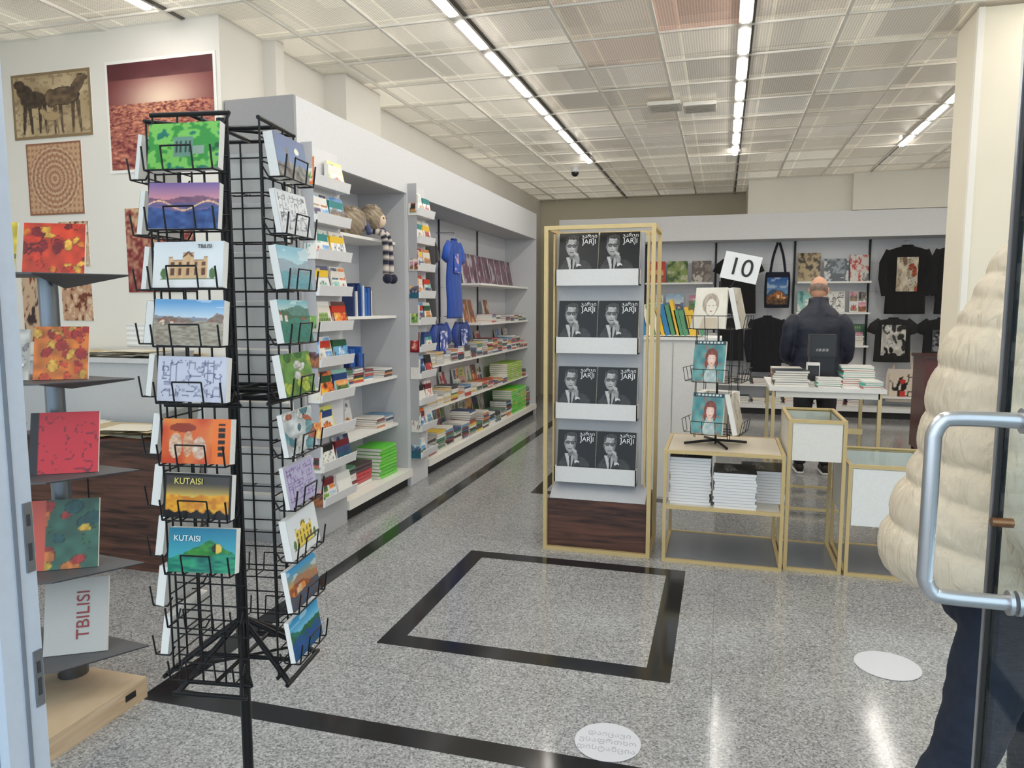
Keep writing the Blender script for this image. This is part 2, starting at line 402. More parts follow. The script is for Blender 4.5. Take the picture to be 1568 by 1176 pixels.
for k,x in enumerate(gx):
    m.box(x-.010,x+.010,.2,12.5,3.326,3.345,(246,242,232))
    if k%3==1: m.box(x+.010,x+.034,.2,12.5,3.336,3.348,(100,96,90))
for y in gy: m.box(-5.2,5.2,y-.009,y+.009,3.329,3.343,(242,237,226))
m.build()
for sx,ya,yb in((-1.64,.9,9.0),(.085,.9,9.0),(1.85,.9,9.0),(3.57,.9,9.0),(-3.35,.9,3.8)):
    m=M('ceiling_strip_light');y=ya
    m.box(sx-.04,sx+.04,ya,yb,3.318,3.329,(190,186,176))
    while y<yb-.3: m.box(sx-.022,sx+.022,y+.05,y+.5,3.306,3.318,mt=LAMP);y+=.6
    m.build()
for x,y in((-.55,6.9),(-.25,7.0)):
    m=M('ceiling_vent')
    m.box(x-.14,x+.14,y-.28+.1,y+.1,3.30,3.332,(238,234,224))
    for k in range(5): m.box(x-.12,x+.12,y-.16+k*.05,y-.15+k*.05,3.296,3.30,(170,166,158))
    m.build()
m=M('security_camera');m.tube((-1.9,9.6,3.34),(-1.9,9.6,3.28),.05,(230,230,230),MATTE,16);m.ball((-1.9,9.6,3.27),.05,.05,.05,(25,25,28),GLOSS);m.build()

# ------------------------------------------------------------------ WALLS
WC=(230,226,218)
m=M('wall_left');m.box(-5.35,-5.2,.2,4.2,0,3.42,WC,WALL);m.build()
m=M('wall_poster');m.box(-5.2,-3.05,4.05,4.2,0,3.42,WC,WALL)
m.build()
m=M('wall_left_rear');m.box(-3.2,-3.05,4.2,12.5,0,3.42,WC,WALL)
m.box(-3.05,-2.86,5.3,5.9,2.84,3.34,WC,WALL);m.box(-3.05,-2.95,4.5,4.6,2.84,3.34,WC,WALL);m.build()
m=M('wall_back');m.box(-3.2,5.35,12.46,12.6,0,3.42,(222,214,192),WALL)
m.box(.3,1.65,11.12,12.46,2.84,3.34,(240,236,224),WALL);m.box(1.65,5.2,10.97,12.46,2.84,3.34,(242,238,226),WALL);m.build()
m=M('wall_right');m.box(5.2,5.35,.2,12.5,0,3.42,WC,WALL);m.build()
m=M('pillar');m.box(1.43,2.25,5.2,5.62,0,3.33,(234,226,206),WALL);m.box(1.425,1.46,5.19,5.23,0,3.33,(240,236,226),WALL)
m.box(1.41,2.27,5.18,5.64,0,.1,(120,118,114),MATTE);m.build()

# ------------------------------------------------------------------ LEFT SHELVING
WH=(216,217,220);GR=(196,197,200)
m=M('wall_shelving_unit')
m.box(-3.04,-2.55,4.065,4.09,0,2.83,(146,146,148));m.box(-2.575,-2.55,4.09,4.6,0,2.48,(185,186,188));m.box(-3.04,-2.575,4.575,4.6,0,2.48,GR)
for y in (5.72,6.075): m.box(-3.0,-2.575,y,y+.025,0,2.48,GR)
m.box(-2.575,-2.55,5.72,6.1,0,2.48,WH)
m.box(-3.0,-2.55,10.1,10.14,0,2.48,(206,207,210))
m.box(-2.575,-2.55,4.09,10.14,2.48,2.83,WH);m.box(-3.04,-2.575,4.09,10.14,2.8,2.83,WH);m.box(-3.0,-2.575,4.6,10.1,2.48,2.50,(180,180,182))
m.box(-3.04,-3.0,4.6,10.14,0,2.8,(220,222,228))
for y0,y1 in((4.6,5.72),(6.1,10.1)):
    m.box(-3.0,-2.53,y0+.003,y1-.003,.09,.155,(240,238,230));m.box(-3.0,-2.58,y0+.003,y1-.003,0,.09,(28,28,30))
for y in(7.55,8.85): m.box(-3.0,-2.985,y-.012,y+.012,.15,2.48,(60,60,64))
for k in range(1,6): m.box(-3.0,-2.996,6.1,10.1,.15+k*.4,.153+k*.4,(180,182,188))
S1=[.55,.96,1.47,2.08];S2=[.57,.98,1.35,1.81]
for z in S1: m.box(-3.0,-2.66,4.603,5.717,z-.022,z,(244,243,238))
for z in S2: m.box(-3.0,-2.66,8.0,10.097,z-.022,z,(244,243,238))
for z in S2[:2]: m.box(-3.0,-2.66,6.11,8.0,z-.022,z,(244,243,238))
m.build()
def stack(m,x,y,z,w,d,n,th,cols,yaw=0,jit=.006):
    for i in range(n):
        a=yaw+random.uniform(-.05,.05);e=V((math.cos(a),math.sin(a),0));q=V((-math.sin(a),math.cos(a),0))
        cc=cols[random.randrange(len(cols))];ox=random.uniform(-jit,jit)
        m.ob((x+ox,y,z+th*(i+.5)),e,q,(0,0,1),w,d,th*.86,(238,235,228),PAPER)
        m.ob((x+ox,y,z+th*(i+.5)+th*.43),e,q,(0,0,1),w+.004,d+.004,th*.1,cc,GLOSS)
        m.ob((x+ox-e.x*(w/2-.001),y-e.y*(w/2),z+th*(i+.5)),e,q,(0,0,1),.004,d+.004,th*.9,cc,GLOSS)
        m.ob((x+ox+e.x*(w/2+.001),y+e.y*(w/2),z+th*(i+.5)),e,q,(0,0,1),.004,d*.98,th*.8,mix(cc,(235,232,225),.2),GLOSS)
m=M('shelf_books')
GN=[(90,205,45),(100,215,55),(80,190,45)]
stack(m,-2.72,5.42,.155,.22,.3,9,.028,GN);stack(m,-2.76,5.05,.155,.22,.28,6,.03,[(190,40,50),(60,40,45),(235,230,220)])
stack(m,-2.74,4.78,.155,.22,.24,7,.028,SP)
seed=10
def faceout(m,y,z,w,h,fn,x=-2.93,th=.02):
    u=V((-.18,0,.98)).normalized()
    m.card((x+.05,y,z),(0,1,0),u,w,h,th,fn,14,16)
def leanrow(m,y0,y1,z,hmin,hmax,cols=SP,x0=-2.96,dep=.16):
    y=y0
    while y<y1-.05:
        t=random.uniform(.012,.035);h=random.uniform(hmin,hmax);m.box(x0,x0+dep+random.uniform(-.01,.01),y,y+t,z,z+h,random.choice(cols),GLOSS);y+=t+.001
for z in (.55,.96,1.47):
    y=4.66
    while y<5.62:
        k=random.random()
        if k<.45: stack(m,-2.79,y+.08,z,.2,.15,random.randint(3,7),.018,SP);y+=.17
        else: faceout(m,y+.08,z,.16,.24,rnd(seed));seed+=1;y+=.175
leanrow(m,4.95,5.25,.96,.2,.28,[(60,110,190),(40,60,120)],-2.86)
leanrow(m,5.05,5.4,1.47,.18,.26,[(60,110,190),(235,232,225),(40,60,110)],-2.86)
y=6.2
while y<9.95:
    n=random.randint(4,11)
    if 8.9<y<9.6: stack(m,-2.72,y+.12,.155,.26,.24,11,.028,GN[:2]+[(170,200,60)])
    else:
        stack(m,-2.70,y+.1,.155,.22,.2,n,.024,SP);faceout(m,y+.1,.155,.2,.33,rnd(seed),-2.98);seed+=1
    y+=.235
for z in S2:
    y=8.05 if z>1 else 6.2
    while y<9.9:
        if z>1.5: faceout(m,y+.14,z,.24,.36,collage(seed,[(50,50,60),(110,70,90),(180,170,180)],3,3));seed+=1;y+=.26
        elif z>1.1:
            if random.random()<.5: faceout(m,y+.1,z,.18,.28,collage(seed,[(90,50,35),(150,90,50),(220,190,150)],3,3));seed+=1;y+=.2
            else: stack(m,-2.78,y+.1,z,.2,.18,random.randint(3,6),.02,SP);y+=.2
        elif z<.6 and 8.9<y<9.6: stack(m,-2.78,y+.1,z,.24,.22,9,.026,[(170,205,60),(150,190,50)]);y+=.24
        else:
            stack(m,-2.76,y+.1,z,.19,.18,random.randint(3,9),.02,SP if y>7 else [(235,232,225),(225,190,120),(210,210,205)])
            if hsh(seed,2,2)>.4: faceout(m,y+.1,z,.17,.26,rnd(seed),-2.97)
            seed+=1;y+=.205
m.build()
def cardrack(y0,y1,sd):
    m=M('wall_postcard_rack')
    m.box(-2.549,-2.540,y0,y1,.36,2.56,(222,222,225))
    m.box(-2.549,-2.47,y0-.004,y0,.36,2.56,(180,180,184))
    w=(y1-y0)
    for k in range(10):
        z=2.30-k*.2285
        m.ob((-2.50,(y0+y1)/2,z+.003),(0,1,0),(1,0,0),(0,0,1),w,.085,.006,(230,230,232))
        m.ob((-2.448,(y0+y1)/2,z+.033),(0,1,0),V((1,0,-.25)).normalized(),V((.25,0,1)).normalized(),w,.006,.066,(232,232,234))
        m.box(-2.54,-2.45,y0-.002,y0+.004,z,z+.05,(236,236,238));m.box(-2.54,-2.45,y1-.004,y1+.002,z,z+.05,(236,236,238))
        for q in range(2):
            cy=y0+w*(q+.5)/2
            if hsh(k,q,sd)<.08: continue
            hh=.185 if hsh(q,k,sd)<.8 else .14
            m.card((-2.466,cy,z+.012),(0,1,0),V((-.22,0,1)),w*.44,hh,.02,rnd(sd+k*3+q),18,16)
            m.ob((-2.505,cy-.01,z+.085),(0,1,0),(1,0,0),(0,0,1),w*.42,.03,.16,PALS[(k+q+sd)%9][0],GLOSS)
        if hsh(k,5,sd)<.85:
            m.card((-2.5,y0-.012,z+.0),(1,0,0),(0,.08,1),.085,.17,.006,rnd(sd+k*7+60),10,12)
    m.build()
cardrack(4.13,4.56,31);cardrack(5.74,6.08,77)
def garment(name,top,e,n,w,h,col,sl='short',prn=None,pw=.25,ph=.3,pz=.45,slcol=None,fat=1):
    top=V(top);e=V(e).normalized();n=V(n).normalized();z=V((0,0,1));m=M(name)
    prof=[(0,.20,.02),(.015,.35,.03),(.05,.78,.035),(.09,.97,.04),(.25,.95,.042),(.5,.97,.045),(.8,1.0,.05),(1,1.02,.048)]
    prof=cr(prof,4)
    nn_=32
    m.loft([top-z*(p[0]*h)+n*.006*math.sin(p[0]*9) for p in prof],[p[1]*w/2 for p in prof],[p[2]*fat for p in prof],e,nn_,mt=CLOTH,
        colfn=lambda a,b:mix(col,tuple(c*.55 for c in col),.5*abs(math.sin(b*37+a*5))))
    m.loft([top+z*.012,top-z*.004],[w*.13,w*.16],[.025,.03],e,20,tuple(c*.7 for c in col),CLOTH)
    sc_=slcol or col
    for s in(-1,1):
        a=top+e*(s*w*.40)-z*(h*.08)
        if sl=='short': ks=[a-e*s*.03+z*.01,a+e*(s*.05)-z*.07,a+e*(s*.085)-z*.16];rr=[.06,.075,.078]
        else: ks=[a,a+e*(s*.08)-z*.16,a+e*(s*.09)-z*.36,a+e*(s*.06)-z*.56,a+e*(s*.055)-z*.6];rr=[.07,.062,.055,.046,.04]
        if sl!='none': m.loft(ks,rr,[.026]*len(ks),e,16,sc_,CLOTH)
    if prn: m.grid(top-z*(pz*h+ph/2)-e*pw/2+n*(.05*fat+.004),e*pw,z*ph,28,30,prn,CLOTH)
    m.path([top+z*.0,top+z*.05,top+z*.065+e*.012,top+z*.075,top+z*.067-e*.014],.004,(180,180,185),METAL)
    m.path([top+z*.005-e*w*.3-z*.04,top+z*.01,top+z*.005+e*w*.3-z*.04],.006,(180,180,185),METAL)
    m.tube(top+z*.075,top+z*.075-n*.2,.004,(150,150,155),METAL)
    return m.build()
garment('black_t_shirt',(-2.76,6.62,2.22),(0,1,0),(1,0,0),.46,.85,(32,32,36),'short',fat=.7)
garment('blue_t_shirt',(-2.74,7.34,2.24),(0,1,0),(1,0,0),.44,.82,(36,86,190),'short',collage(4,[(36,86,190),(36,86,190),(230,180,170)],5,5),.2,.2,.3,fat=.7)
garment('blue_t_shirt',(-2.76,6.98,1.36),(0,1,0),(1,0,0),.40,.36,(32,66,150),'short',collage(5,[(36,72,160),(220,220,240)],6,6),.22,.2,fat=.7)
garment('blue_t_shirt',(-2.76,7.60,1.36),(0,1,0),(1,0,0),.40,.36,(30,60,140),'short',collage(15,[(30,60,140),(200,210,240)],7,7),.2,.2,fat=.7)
# doll
m=M('plush_doll')
wool=lambda d,p:(p*(1+.14*noise(d.x*7+9,d.y*7+d.z*9+9,2)),mix((205,190,165),(90,75,60),noise(d.x*8+3,d.z*8+d.y*6+4,6)))
m.ball((-2.74,5.12,2.19),.09,.16,.11,(200,185,160),CLOTH,32,20,None,wool)
m.ball((-2.68,5.34,2.24),.085,.10,.10,(200,185,160),CLOTH,32,20,None,wool)
m.ball((-2.62,5.36,2.22),.045,.055,.06,(230,205,180),CLOTH,20,14)
for s in(-1,1):
    m.ball((-2.58,5.36+s*.02,2.235),.007,.007,.007,(20,20,20),GLOSS,8,6)
    pts=[(-2.68,5.36+s*.05,2.14),(-2.6,5.4+s*.04,2.11),(-2.585,5.42+s*.04,1.98),(-2.585,5.42+s*.045,1.80)]
    m.loft(cr(pts,8),[.025]*25,[.025]*25,(0,1,0),12,mt=CLOTH,colfn=lambda a,b:(40,40,60) if int(a*14)%2 else (215,205,195))
    m.ball((-2.57,5.42+s*.05,1.765),.04,.03,.04,(35,38,60),CLOTH)
    m.loft(cr([(-2.7,5.34+s*.08,2.2),(-2.64,5.34+s*.15,2.14),(-2.62,5.34+s*.17,2.10)],4),[.022]*9,[.022]*9,(0,0,1),10,(70,80,120),CLOTH)
m.build()

# ------------------------------------------------------------------ POSTERS
def horse(u,v):
    bg=mix((202,182,146),(160,138,104),noise(u*7,v*7,3))
    bg=mix(bg,(120,100,76),.5 if noise(u*26,v*26,8)>.72 else 0)
    def el(cx,cy,rx,ry,a=0):
        x=u-cx;y=(v-cy);c,s=math.cos(a),math.sin(a);return ((x*c+y*s)/rx)**2+((-x*s+y*c)/ry)**2
    def leg(x0,y0,x1,y1,w):
        t=(v-y1)/(y0-y1)
        return 0<=t<=1 and abs(u-(x1+(x0-x1)*t))<w*(.55+.6*t)
    D=(52,42,34)
    a=min(el(.27,.60,.17,.13),el(.17,.72,.10,.13,.5),el(.10,.84,.075,.07,-.5))
    lg=leg(.17,.55,.13,.08,.026) or leg(.22,.55,.24,.08,.024) or leg(.36,.55,.34,.08,.024) or leg(.41,.55,.43,.08,.026)
    if a<1 or lg:
        bg=mix(D,(108,88,66),.6*noise(u*24,v*24,5)+(.35 if .8<a<1 else 0))
    a=min(el(.66,.62,.20,.14),el(.83,.75,.07,.16,-.5),el(.90,.88,.07,.045,-.4),el(.50,.60,.08,.14))
    lg=leg(.55,.55,.53,.06,.024) or leg(.61,.5,.63,.06,.022) or leg(.77,.55,.76,.06,.024) or leg(.83,.55,.86,.06,.024)
    if a<1 or lg:
        bg=mix((70,56,44),(150,124,92),.75*noise(u*18,v*18,6)) if not(.82<a<1) else D
    a=min(el(.50,.33,.12,.07),el(.39,.40,.04,.06,.6));lg=leg(.44,.3,.43,.06,.012) or leg(.56,.3,.57,.06,.012)
    if a<1 or lg: bg=mix((196,168,124),D,.4 if a>.75 else .15)
    if .03>u or u>.97 or v<.04 or v>.96: bg=(136,116,86)
    return bg
def field(u,v):
    hot=math.exp(-((u-.52)/.40)**2-((v-.64)/.26)**2)
    c=mix((100,36,40),(236,208,184),hot)
    if v<.62:
        k=(.62-v)/.62;fr=14+30*(1-k)
        n=noise(u*fr,v*fr*1.8,4)*.6+noise(u*fr*2.2,v*fr*3,5)*.4
        c=mix((120,44,50),(226,172,128),max(0,min(1,(n-.25)*1.9))*(.45+.55*hot)+.15)
        if n>.7: c=mix(c,(236,150,120),.5)
        if n<.33: c=mix(c,(84,26,38),.6)
    if v>.84: c=mix(c,(76,30,36),.6+.3*noise(u*9,v*12,9))
    return c
def mandala(u,v):
    x=u-.5;y=(v-.5);r=math.hypot(x,y);t=math.atan2(y,x)
    c=mix((208,182,150),(160,112,84),.5+.5*math.sin(r*84))
    c=mix(c,(106,70,54),.45 if math.sin(t*24)*math.sin(r*60)>.35 else 0)
    c=mix(c,(190,140,110),.35*noise(u*22,v*22,4))
    if r>.46: c=mix((196,158,124),(150,104,80),.6 if (abs(math.sin(u*40))*abs(math.sin(v*40))>.6) else 0)
    if min(u,v,1-u,1-v)<.03: c=(140,96,72)
    return c
def poster(x0,x1,z0,z1,fn,nx=40,ny=30,nm='wall_poster_print',white=0):
    m=M(nm);m.box(x0-white,x1+white,4.044,4.0495,z0-white,z1+white,(240,238,232),PAPER)
    m.grid((x0,4.0425,z0),(x1-x0,0,0),(0,0,z1-z0),nx,ny,fn,PAPER);m.build()
poster(-4.72,-4.05,2.68,3.11,horse,120,80,'horse_painting_poster')
poster(-3.91,-3.10,2.44,3.11,field,120,100,'flower_field_poster',.02)
poster(-4.63,-4.16,2.17,2.65,mandala,100,100,'mandala_poster')
poster(-4.40,-4.14,1.82,2.12,collage(3,[(120,60,45),(200,170,140),(226,210,180)],12,14),50,50,'patterned_poster')
poster(-4.40,-4.14,1.45,1.76,collage(8,[(110,55,40),(190,150,120),(216,190,160)],9,9),50,50,'patterned_poster')
poster(-3.83,-3.3,1.64,2.19,lambda u,v:mix((120,42,44),(214,180,140),max(0,noise(u*26,v*30,3)*1.6-.4)*(.4+.6*v)),60,60,'flower_field_poster')
poster(-3.87,-3.6,1.28,1.43,lambda u,v:(240,240,236) if int(v*9)%2 else (215,215,215),6,18,'paper_notice')
poster(-4.75,-4.5,1.3,1.75,collage(12,[(120,60,45),(200,170,140),(60,40,40)],6,6),30,30,'patterned_poster')
m=M('wooden_desk');m.box(-4.1,-3.06,3.4,3.72,.0,.75,mt=WOOD);m.box(-4.13,-3.04,3.37,3.74,.75,.78,mt=WOOD)
m.box(-3.60,-3.594,3.396,3.40,.03,.73,(18,12,10));m.build()
m=M('paper_stack')
for k in range(40):
    a=random.uniform(-.3,.3);m.ob((random.uniform(-3.95,-3.25),3.55+random.uniform(-.04,.04),.781+.0012*k),(math.cos(a),math.sin(a),0),(-math.sin(a),math.cos(a),0),(0,0,1),.32,.22,.001,random.choice([(206,188,150),(194,176,140),(228,222,205)]),PAPER)
m.build()
m=M('service_counter');m.box(-4.6,-3.06,3.78,4.03,0,1.19,(190,192,194));m.box(-4.62,-3.05,3.76,4.035,1.19,1.22,(206,206,206));m.build()
m=M('paper_stack')
for k in range(34):
    a=random.uniform(-.3,.3);m.ob((random.uniform(-4.3,-3.3),3.9,1.2215+.0012*k),(math.cos(a),math.sin(a),0),(-math.sin(a),math.cos(a),0),(0,0,1),.30,.2,.001,random.choice([(206,188,150),(194,186,170),(228,222,205)]),PAPER)
m.build()

# ------------------------------------------------------------------ BOOK STAND (left)
m=M('book_display_stand')
PG=(128,134,142)
m.tube((-2.46,2.20,.08),(-2.46,2.20,1.84),.034,PG,METAL,20)
m.box(-2.8,-2.16,1.80,2.26,.0,.085,mt=LWOOD)
m.box(-2.158,-2.157,2.15,2.20,.035,.06,(30,30,30))
m.tube((-2.46,2.20,.085),(-2.46,2.20,.13),.055,(110,112,116),METAL,20)
e=V((.86,.51,0)).normalized();n=V((.51,-.86,0)).normalized()
ART=[(220,60,30),(240,130,40),(250,190,70),(140,30,30)]
def folk(seed,bg,pal,N=16,S=1):
    bl=[(hsh(i,1,seed),hsh(i,2,seed),S*(.05+.11*hsh(i,3,seed)),S*(.05+.14*hsh(i,4,seed)),pal[int(hsh(i,5,seed)*len(pal))],hsh(i,6,seed)*3) for i in range(N)]
    def f(u,v):
        c=mix(bg,tuple(q*.7 for q in bg),noise(u*8,v*8,seed))
        for x,y,a,b,k,t in bl:
            p=(u-x)*math.cos(t)+(v-y)*math.sin(t);q_=-(u-x)*math.sin(t)+(v-y)*math.cos(t)
            d=(p/a)**2+(q_/b)**2
            if d<1: c=mix(k,tuple(q*.7 for q in k),noise(u*20,v*20,seed+3)) if d<.82 else tuple(q*.45 for q in k)
        return c
    return f
rows=[(1.665,[(-.17,.16,.19,folk(3,(240,214,60),[(246,226,90),(120,110,50),(250,240,170)])),(.03,.20,.19,folk(7,(226,70,36),ART,30,.7))]),
(1.28,[(-.16,.17,.19,folk(9,(226,220,210),[(240,236,230),(160,150,150)])),(.03,.18,.20,folk(11,(240,130,40),[(230,80,30),(190,40,30),(250,190,70)],30,.7))]),
(.93,[(-.18,.14,.2,folk(13,(30,60,90),[(240,120,40),(40,90,130),(20,20,30),(220,60,40)])),(.02,.23,.23,lambda u,v:(28,26,30) if u<.12 else mix((206,38,52),(110,20,40),1 if abs(noise(u*7,v*7,4)-.5)<.025 else 0))]),
(.565,[(-.02,.27,.26,(lambda F_:lambda u,v:(206,84,66) if u<.32 else F_(u,v))(folk(17,(60,110,90),[(226,130,50),(60,110,80),(236,190,60),(30,90,90),(190,50,40)],26,.75)))]),
(.23,[(-.19,.14,.24,folk(19,(206,180,120),[(190,60,50),(230,210,170)])),(.02,.22,.28,lambda u,v:(192,188,182))])]
c0=V((-2.35,2.09,0))
for z,bk in rows:
    pl=[(-2.86,2.0,z-.006),(-2.80,2.24,z-.006),(-2.42,2.27,z-.006),(-2.12,2.24,z-.006),(-2.28,1.98,z-.006),(-2.52,1.84,z-.006)]
    m.poly(pl,.006,(0,0,1),(92,92,94))
    m.poly([(-2.42,2.24,z-.05),(-2.12,2.24,z-.006),(-2.28,1.98,z-.006)],.004,(0,0,1),(80,80,82))
    for off,w,h,fn in bk:
        up=V((0,0,.95))-n*.28
        m.card(c0+e*off+V((0,0,z+.002)),e,up,w,h,.012,fn,44,44)
o=m.build()
up=(V((0,0,.95))-n*.28).normalized();nn=e.cross(up)
tp=c0+e*.045+V((0,0,.235))+up*.14+nn*.002
text('cover_text','TBILISI',.064,tp,up,-e,(150,60,60),o)

# ------------------------------------------------------------------ SPINNER RACK (foreground)
C=V((-.995,1.32,0))
m=M('spinner_postcard_rack')
m.tube(C+V((0,0,.03)),C+V((0,0,1.93)),.0115,mt=WIRE,n=14)
for a in range(4):
    t=math.radians(30+90*a);m.tube(C+V((0,0,.03)),C+V((math.cos(t)*.26,math.sin(t)*.26,.012)),.011,mt=WIRE,n=10)
    m.ball(C+V((math.cos(t)*.26,math.sin(t)*.26,.014)),.014,.014,.014,(20,20,20),WIRE,10,6)
R0=.118
nf=V((.139,-.990,0)).normalized()
F=[]
for k in range(4):
    q=Matrix.Rotation(math.pi/2*k,3,'Z');F.append(q@nf)
TN=(226,200,170)
def night(u,v):
    c=mix((60,120,180),(24,70,130),v)
    if (u-.7)**2+(v-.72)**2<.006: c=(240,240,220)
    if v<.3+.15*noise(u*7,1,3): c=mix((40,50,60),(140,130,110),noise(u*14,v*14,2))
    if abs(u-.3-(v*.1))<.04 and v<.75: c=(70,60,60)
    return c
def green(u,v):
    c=collage(21,[(24,90,44),(60,150,60),(130,200,90),(30,120,100)],5,4)(u,v)
    if .36<u<.64 and .25<v<.7: c=(110,150,130) if not (abs((u*16)%1-.5)<.2 and .35<v<.6) else (50,70,60)
    if .64<u<.8 and .3<v<.5: c=(150,170,150)
    return c
def bay(u,v):
    c=mix((226,150,150),(130,104,160),(v-.6)*2.5)
    if v<.62+.12*noise(u*4,1,3): c=mix((110,76,104),(150,100,120),noise(u*20,v*20,4))
    if v<.55: c=mix((60,80,130),(150,110,150),noise(u*5,v*24,5))
    if v<.36+.25*abs(u-.5)**1.2: c=mix((40,60,110),(80,110,170),noise(u*12,v*12,6))
    if abs(v-(.5-.1*math.cos((u-.5)*9)))<.018: c=(240,190,150)
    return c
def kut1(u,v):
    c=mix((236,196,90),(70,64,60),(v-.45)*3)
    if v<.46+.1*noise(u*9,2,1) : c=mix((238,176,50),(200,120,40),noise(u*16,v*16,2))
    if v<.12+.12*noise(u*12,3,2): c=(24,20,20)
    if u<.04 or v>.95 or u>.96: c=(24,22,22)
    return c
def kut2(u,v):
    c=mix((90,190,190),(40,120,150),v)
    if v<.75-.8*abs(u-.62)-.04*noise(u*20,1,1): c=mix((30,100,60),(70,150,60),noise(u*16,v*16,2))
    if v<.3+.15*noise(u*5,3,3): c=mix((20,90,90),(60,170,120),noise(u*8,v*20,4))
    if ((u-.72)/.08)**2+((v-.55)/.1)**2<1: c=(226,190,80) if u>.7 else (40,40,30)
    return c
def stand(u,v):
    if u>.74: return (30,20,20) if (abs(u-.87)<.05 and .12<v<.9 and int(v*22)%3) else (240,120,50)
    c=mix((206,70,40),(240,150,70),noise(u*5,v*4,3))
    for x,y,a,b,k in((.2,.4,.10,.28,(236,214,180)),(.38,.45,.07,.3,(230,190,150)),(.55,.35,.10,.25,(240,226,200)),(.3,.8,.2,.1,(150,60,40))):
        if ((u-x)/a)**2+((v-y)/b)**2<1: c=mix(k,(150,60,40),.5*noise(u*24,v*24,4))
    return c
front=[green,bay,building((236,234,228),(214,170,120),(110,70,50)),
 land(5,(110,165,210),(200,215,225),(160,135,125),(120,105,90),(186,176,156),.62,TN),
 sketch((204,204,216),(90,90,120),4),stand,
 kut1,kut2,None,None]
right=[night,sketch((220,222,224),(90,100,110),6),land(13,(140,196,216),(196,224,228),(150,160,170),(110,140,150),(110,180,190),.5),
 land(24,(130,190,200),(220,226,220),(70,110,90),(60,100,70),(60,140,130),.7,(230,226,214)),
 folk(34,(120,170,80),[(200,220,90),(70,130,60),(240,240,230),(230,200,70)]),
 folk(35,(226,232,232),[(120,180,190),(210,120,90),(240,238,232),(90,140,150)]),sketch((186,180,208),(110,80,140),8),
 building((228,228,226),(230,200,60),(120,100,60)),land(15,(60,150,200),(230,150,70),(200,110,50),(120,70,50),(60,90,120),.5,(230,140,60)),
 land(37,(40,140,190),(120,190,220),(40,110,70),(30,90,60),(30,80,170),.6)]
CW=.142
def rz(k): return 1.800-k*.109-(.012 if k>4 else 0)
for fi,nv in enumerate(F):
    ev=V((-nv.y,nv.x,0))
    base=C+nv*R0
    for s in(-.076,-.025,.025,.076): m.tube(base+ev*s+V((0,0,.78)),base+ev*s+V((0,0,1.91)),.0021)
    for zz in (.78,1.355,1.372,1.91):
        m.tube(base-ev*.08+V((0,0,zz)),base+ev*.08+V((0,0,zz)),.0045)
        m.tube(C+V((0,0,zz)),base+V((0,0,zz)),.005)
        m.tube(C+V((0,0,zz)),base+ev*.08+V((0,0,zz)),.0035)
    for s in (-.07,.07):
        m.tube(C+V((0,0,.87)),base+ev*s+nv*.02+V((0,0,.765)),.006,n=8)
    m.tube(base-ev*.08+nv*.02+V((0,0,.765)),base+ev*.08+nv*.02+V((0,0,.765)),.005,n=8)
    for k in range(10):
        z=rz(k)
        f0=.012;f1=.045
        for s in(-.068,.068):
            m.path([base+ev*s+V((0,0,z+.02)),base+ev*s+nv*f0+V((0,0,z)),base+ev*s+nv*f1+V((0,0,z)),base+ev*s+nv*(f1+.006)+V((0,0,z+.042))],.0018)
        for s in(-.03,.03):
            m.path([base+ev*s+V((0,0,z)),base+ev*s+nv*f1+V((0,0,z)),base+ev*s+nv*(f1+.006)+V((0,0,z+.042))],.0016)
        m.tube(base-ev*.03+nv*(f1+.006)+V((0,0,z+.042)),base+ev*.03+nv*(f1+.006)+V((0,0,z+.042)),.0018)
        m.tube(base-ev*.068+nv*f1+V((0,0,z)),base+ev*.068+nv*f1+V((0,0,z)),.0017)
        for dz in(.0,.03,.075): m.tube(base-ev*.076+V((0,0,z+dz)),base+ev*.076+V((0,0,z+dz)),.0017)
        fn=(front if fi==0 else right if fi==1 else [rnd(fi*17+j) for j in range(10)])[k]
        if fn is None: continue
        if fi==2 and k>7: continue
        up=V((0,0,1))-nv*.16
        yw=(hsh(k,fi,2)-.5)
        e2=(ev+V((0,0,1))*yw*.05).normalized()
        m.card(base+nv*(.036)+V((0,0,z+.003))+ev*(.008*yw),e2,up,CW,.087,.008+.012*hsh(k,fi,9),fn,70 if fi<2 else 16,44 if fi<2 else 10)
o=m.build()
def rtxt(b,size,k,du,dv,col,fi=0):
    nv=F[fi];ev=V((-nv.y,nv.x,0));up=(V((0,0,1))-nv*.16).normalized()
    text('card_text',b,size,C+nv*(R0+.036)+V((0,0,rz(k)+.003))+ev*du+up*dv+ev.cross(up)*.0025,ev,up,col,o)
rtxt('KUTAISI',.017,6,-.02,.072,(235,220,120));rtxt('KUTAISI',.016,7,-.028,.066,(240,240,235));rtxt('TBILISI',.010,2,.035,.077,(60,60,60))

